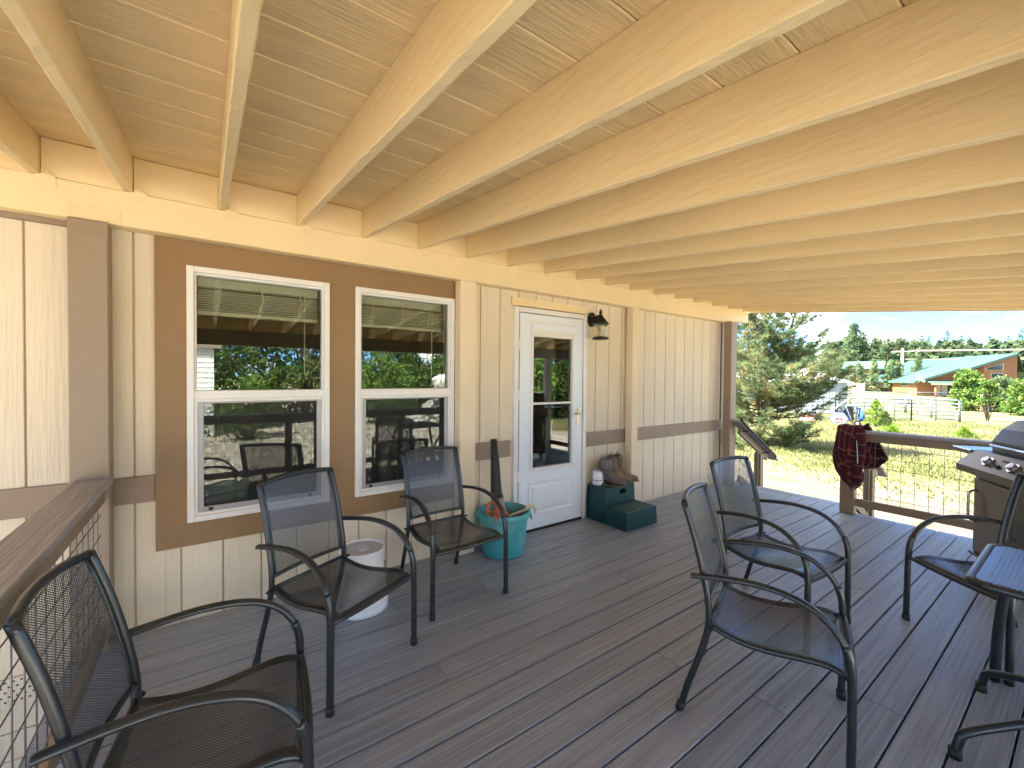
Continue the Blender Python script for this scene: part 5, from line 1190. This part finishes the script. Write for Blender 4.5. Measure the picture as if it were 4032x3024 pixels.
def rock_mesh(seed, sx, sy, sz):
    q = random.Random(seed); b = MB(); n, m_ = 10, 7
    for j in range(m_+1):
        th = math.pi*j/m_
        for i in range(n):
            ph = 2*math.pi*i/n; r = q.uniform(.78, 1.1); b.v.append((sx*r*math.sin(th)*math.cos(ph), sy*r*math.sin(th)*math.sin(ph), sz*r*math.cos(th)))
    for j in range(m_):
        for i in range(n): b.f.append((j*n+i, j*n+(i+1) % n, (j+1)*n+(i+1) % n, (j+1)*n+i))
    return b.mesh('rock', M['rock'])
for i, (x, y, z, s_) in enumerate(((0, 0, .3, 1.0), (.2, -.6, 1.2, .8), (0, .3, 1.9, .75), (0, 1.2, .1, .7), (.1, -.2, 2.5, .5), (-.3, -1.1, -.5, .9), (0, .4, -1.2, 1.2))): ob('rock', rock_mesh(50+i, s_*.9, s_*1.1, s_*.6), rk, (x, y, z))
# skyline pines on the far hill
sky_pts = [(238.6, 52.6, 21.5), (239.7, 47.7, 19.9), (240.9, 41.3, 20.1), (241.4, 39.0, 20.1), (242.2, 34.0, 21.5), (242.8, 30.0, 19.3), (243.0, 27.9, 18.8), (243.6, 22.7, 18.6), (244.1, 18.1, 18.5), (244.3, 14.8, 21), (244, 11, 19)]
for i, (x, y, zt) in enumerate(sky_pts):
    z = gz(x, y); s_ = (zt-z)/9
    plant('skyline_pine', 'open crowned tall pine standing on the far hill skyline', 'tree', SK[i % 3], (x, y, z), (s_*1.05, s_*1.05, s_), i*1.1, 'pines along the far skyline')
# the forested hillside reads as one mass
fb = MB(); rg = random.Random(5)
def clump(b, x, y, z, r, h, n):
    leaf_quads(b, Vector((x, y, z+h*.5)), 1, 0, 1, rg)
    for _ in range(n):
        f = rg.random(); a = rg.uniform(0, 6.28); q = r*(1-f)**.55*rg.uniform(.3, 1); c = Vector((x+q*math.cos(a), y+q*math.sin(a), z+h*(.1+.9*f)))
        d = Vector((rg.gauss(0, 1), rg.gauss(0, 1), rg.gauss(0, .7))).normalized(); e_ = d.cross(Vector((rg.gauss(0, 1), rg.gauss(0, 1), rg.gauss(0, 1)))).normalized(); s_ = r*rg.uniform(.16, .34)
        b.add([c-d*s_-e_*s_*.6, c+d*s_-e_*s_*.6, c+d*s_+e_*s_*.6, c-d*s_+e_*s_*.6], [(0, 1, 2, 3)])
for _ in range(1500):
    x = rg.uniform(118, 262); y = rg.uniform(-40, 150)*(x/200)
    if y/x > .62: continue
    clump(fb, x, y, gz(x, y)-.3, rg.uniform(1.6, 3.0), rg.uniform(4.5, 8.0), 60)
for _ in range(160):
    x = rg.uniform(64, 110); y = rg.uniform(-34, -2)*(x/80)
    clump(fb, x, y, gz(x, y)-.3, rg.uniform(1.2, 2.4), rg.uniform(3, 6), 60)
tag(fb.build('hillside_forest', M['fir']), kind='stuff')

# ================================================================ BEHIND THE CAMERA: what the panes mirror, and junipers added for shade
JU = [bush_mesh(s_, 1.7, h_, m_, 40, .085, .1) for s_, h_, m_ in ((61, 3.6, M['juniper']), (62, 3.2, M['leafy']), (63, 4.4, M['drybush']))]
bk_pts = [(-5.2, -11, 0, 1.1), (-9, -8, 2, 1.2), (-7.2, -15.5, 0, 1.3), (-12, -11, 0, 1.3), (-1.2, -16.2, 2, 1.05), (1.6, -16.5, 0, 1.15), (3.6, -18, 2, 1.15), (1.0, -12.2, 1, .62), (5.8, -14.2, 1, .85), (7.6, -17.5, 0, 1.1), (10.2, -16.5, 0, 1.0), (13.0, -13.2, 1, 1.0), (15.2, -14.0, 1, 1.1), (17.6, -16.5, 2, 1.1), (6.0, -22, 0, 1.3), (0, -22, 0, 1.3), (12, -22, 2, 1.2), (9.0, -19, 2, 1.2)]  # leftmost junipers are unseen, added to cut the light on the left siding
for i, (x, y, k, s_) in enumerate(bk_pts):
    plant('juniper_tree', 'bushy juniper across the yard, some mirrored in the panes, leftmost added for shade', 'tree', JU[k], (x, y, -.65), s_, i*1.7, 'junipers across the yard')
rp2 = thing('rock_pile', 'sunlit pile of white rocks mirrored in the right window', 'rock pile', (8.6, -13.2, -.6))
M['white_rock'] = mat('white_rock', (.66, .65, .60), .8, var=.12); rms = []
for i in range(6):
    me = rock_mesh(80+i, 1, 1, .8).copy(); me.materials[0] = M['white_rock']; rms.append(me)
for i in range(70):
    q = rg.uniform(0, 1); a = rg.uniform(0, 6.28); z = 2.9*(1-q)*rg.random()**.5; o_ = ob('rock', rms[i % 6], rp2, (1.9*q*math.cos(a), 1.5*q*math.sin(a), z), rg.uniform(0, 6)); s_ = rg.uniform(.16, .40); o_.scale = (s_, s_, s_)
nb = thing('white_sided_building', 'white lap sided building mirrored at the left of the window', 'building', (-.75, -13.6, -.6))
for k in range(18): MB().prism([(-1.2, .02, k*.16), (-1.2, .045, k*.16), (-1.2, .02, k*.16+.158)], (2.1, 0, 0)).build('siding_board', M['white'], nb)
MB().box(-1.2, .9, -2.6, .02, 0, 2.9).build('wall', M['white'], nb)
MB().prism([(-1.4, .2, 2.85), (-1.4, -1.3, 3.5), (-1.4, -2.8, 2.85)], (2.5, 0, 0)).build('roof', M['roof'], nb)
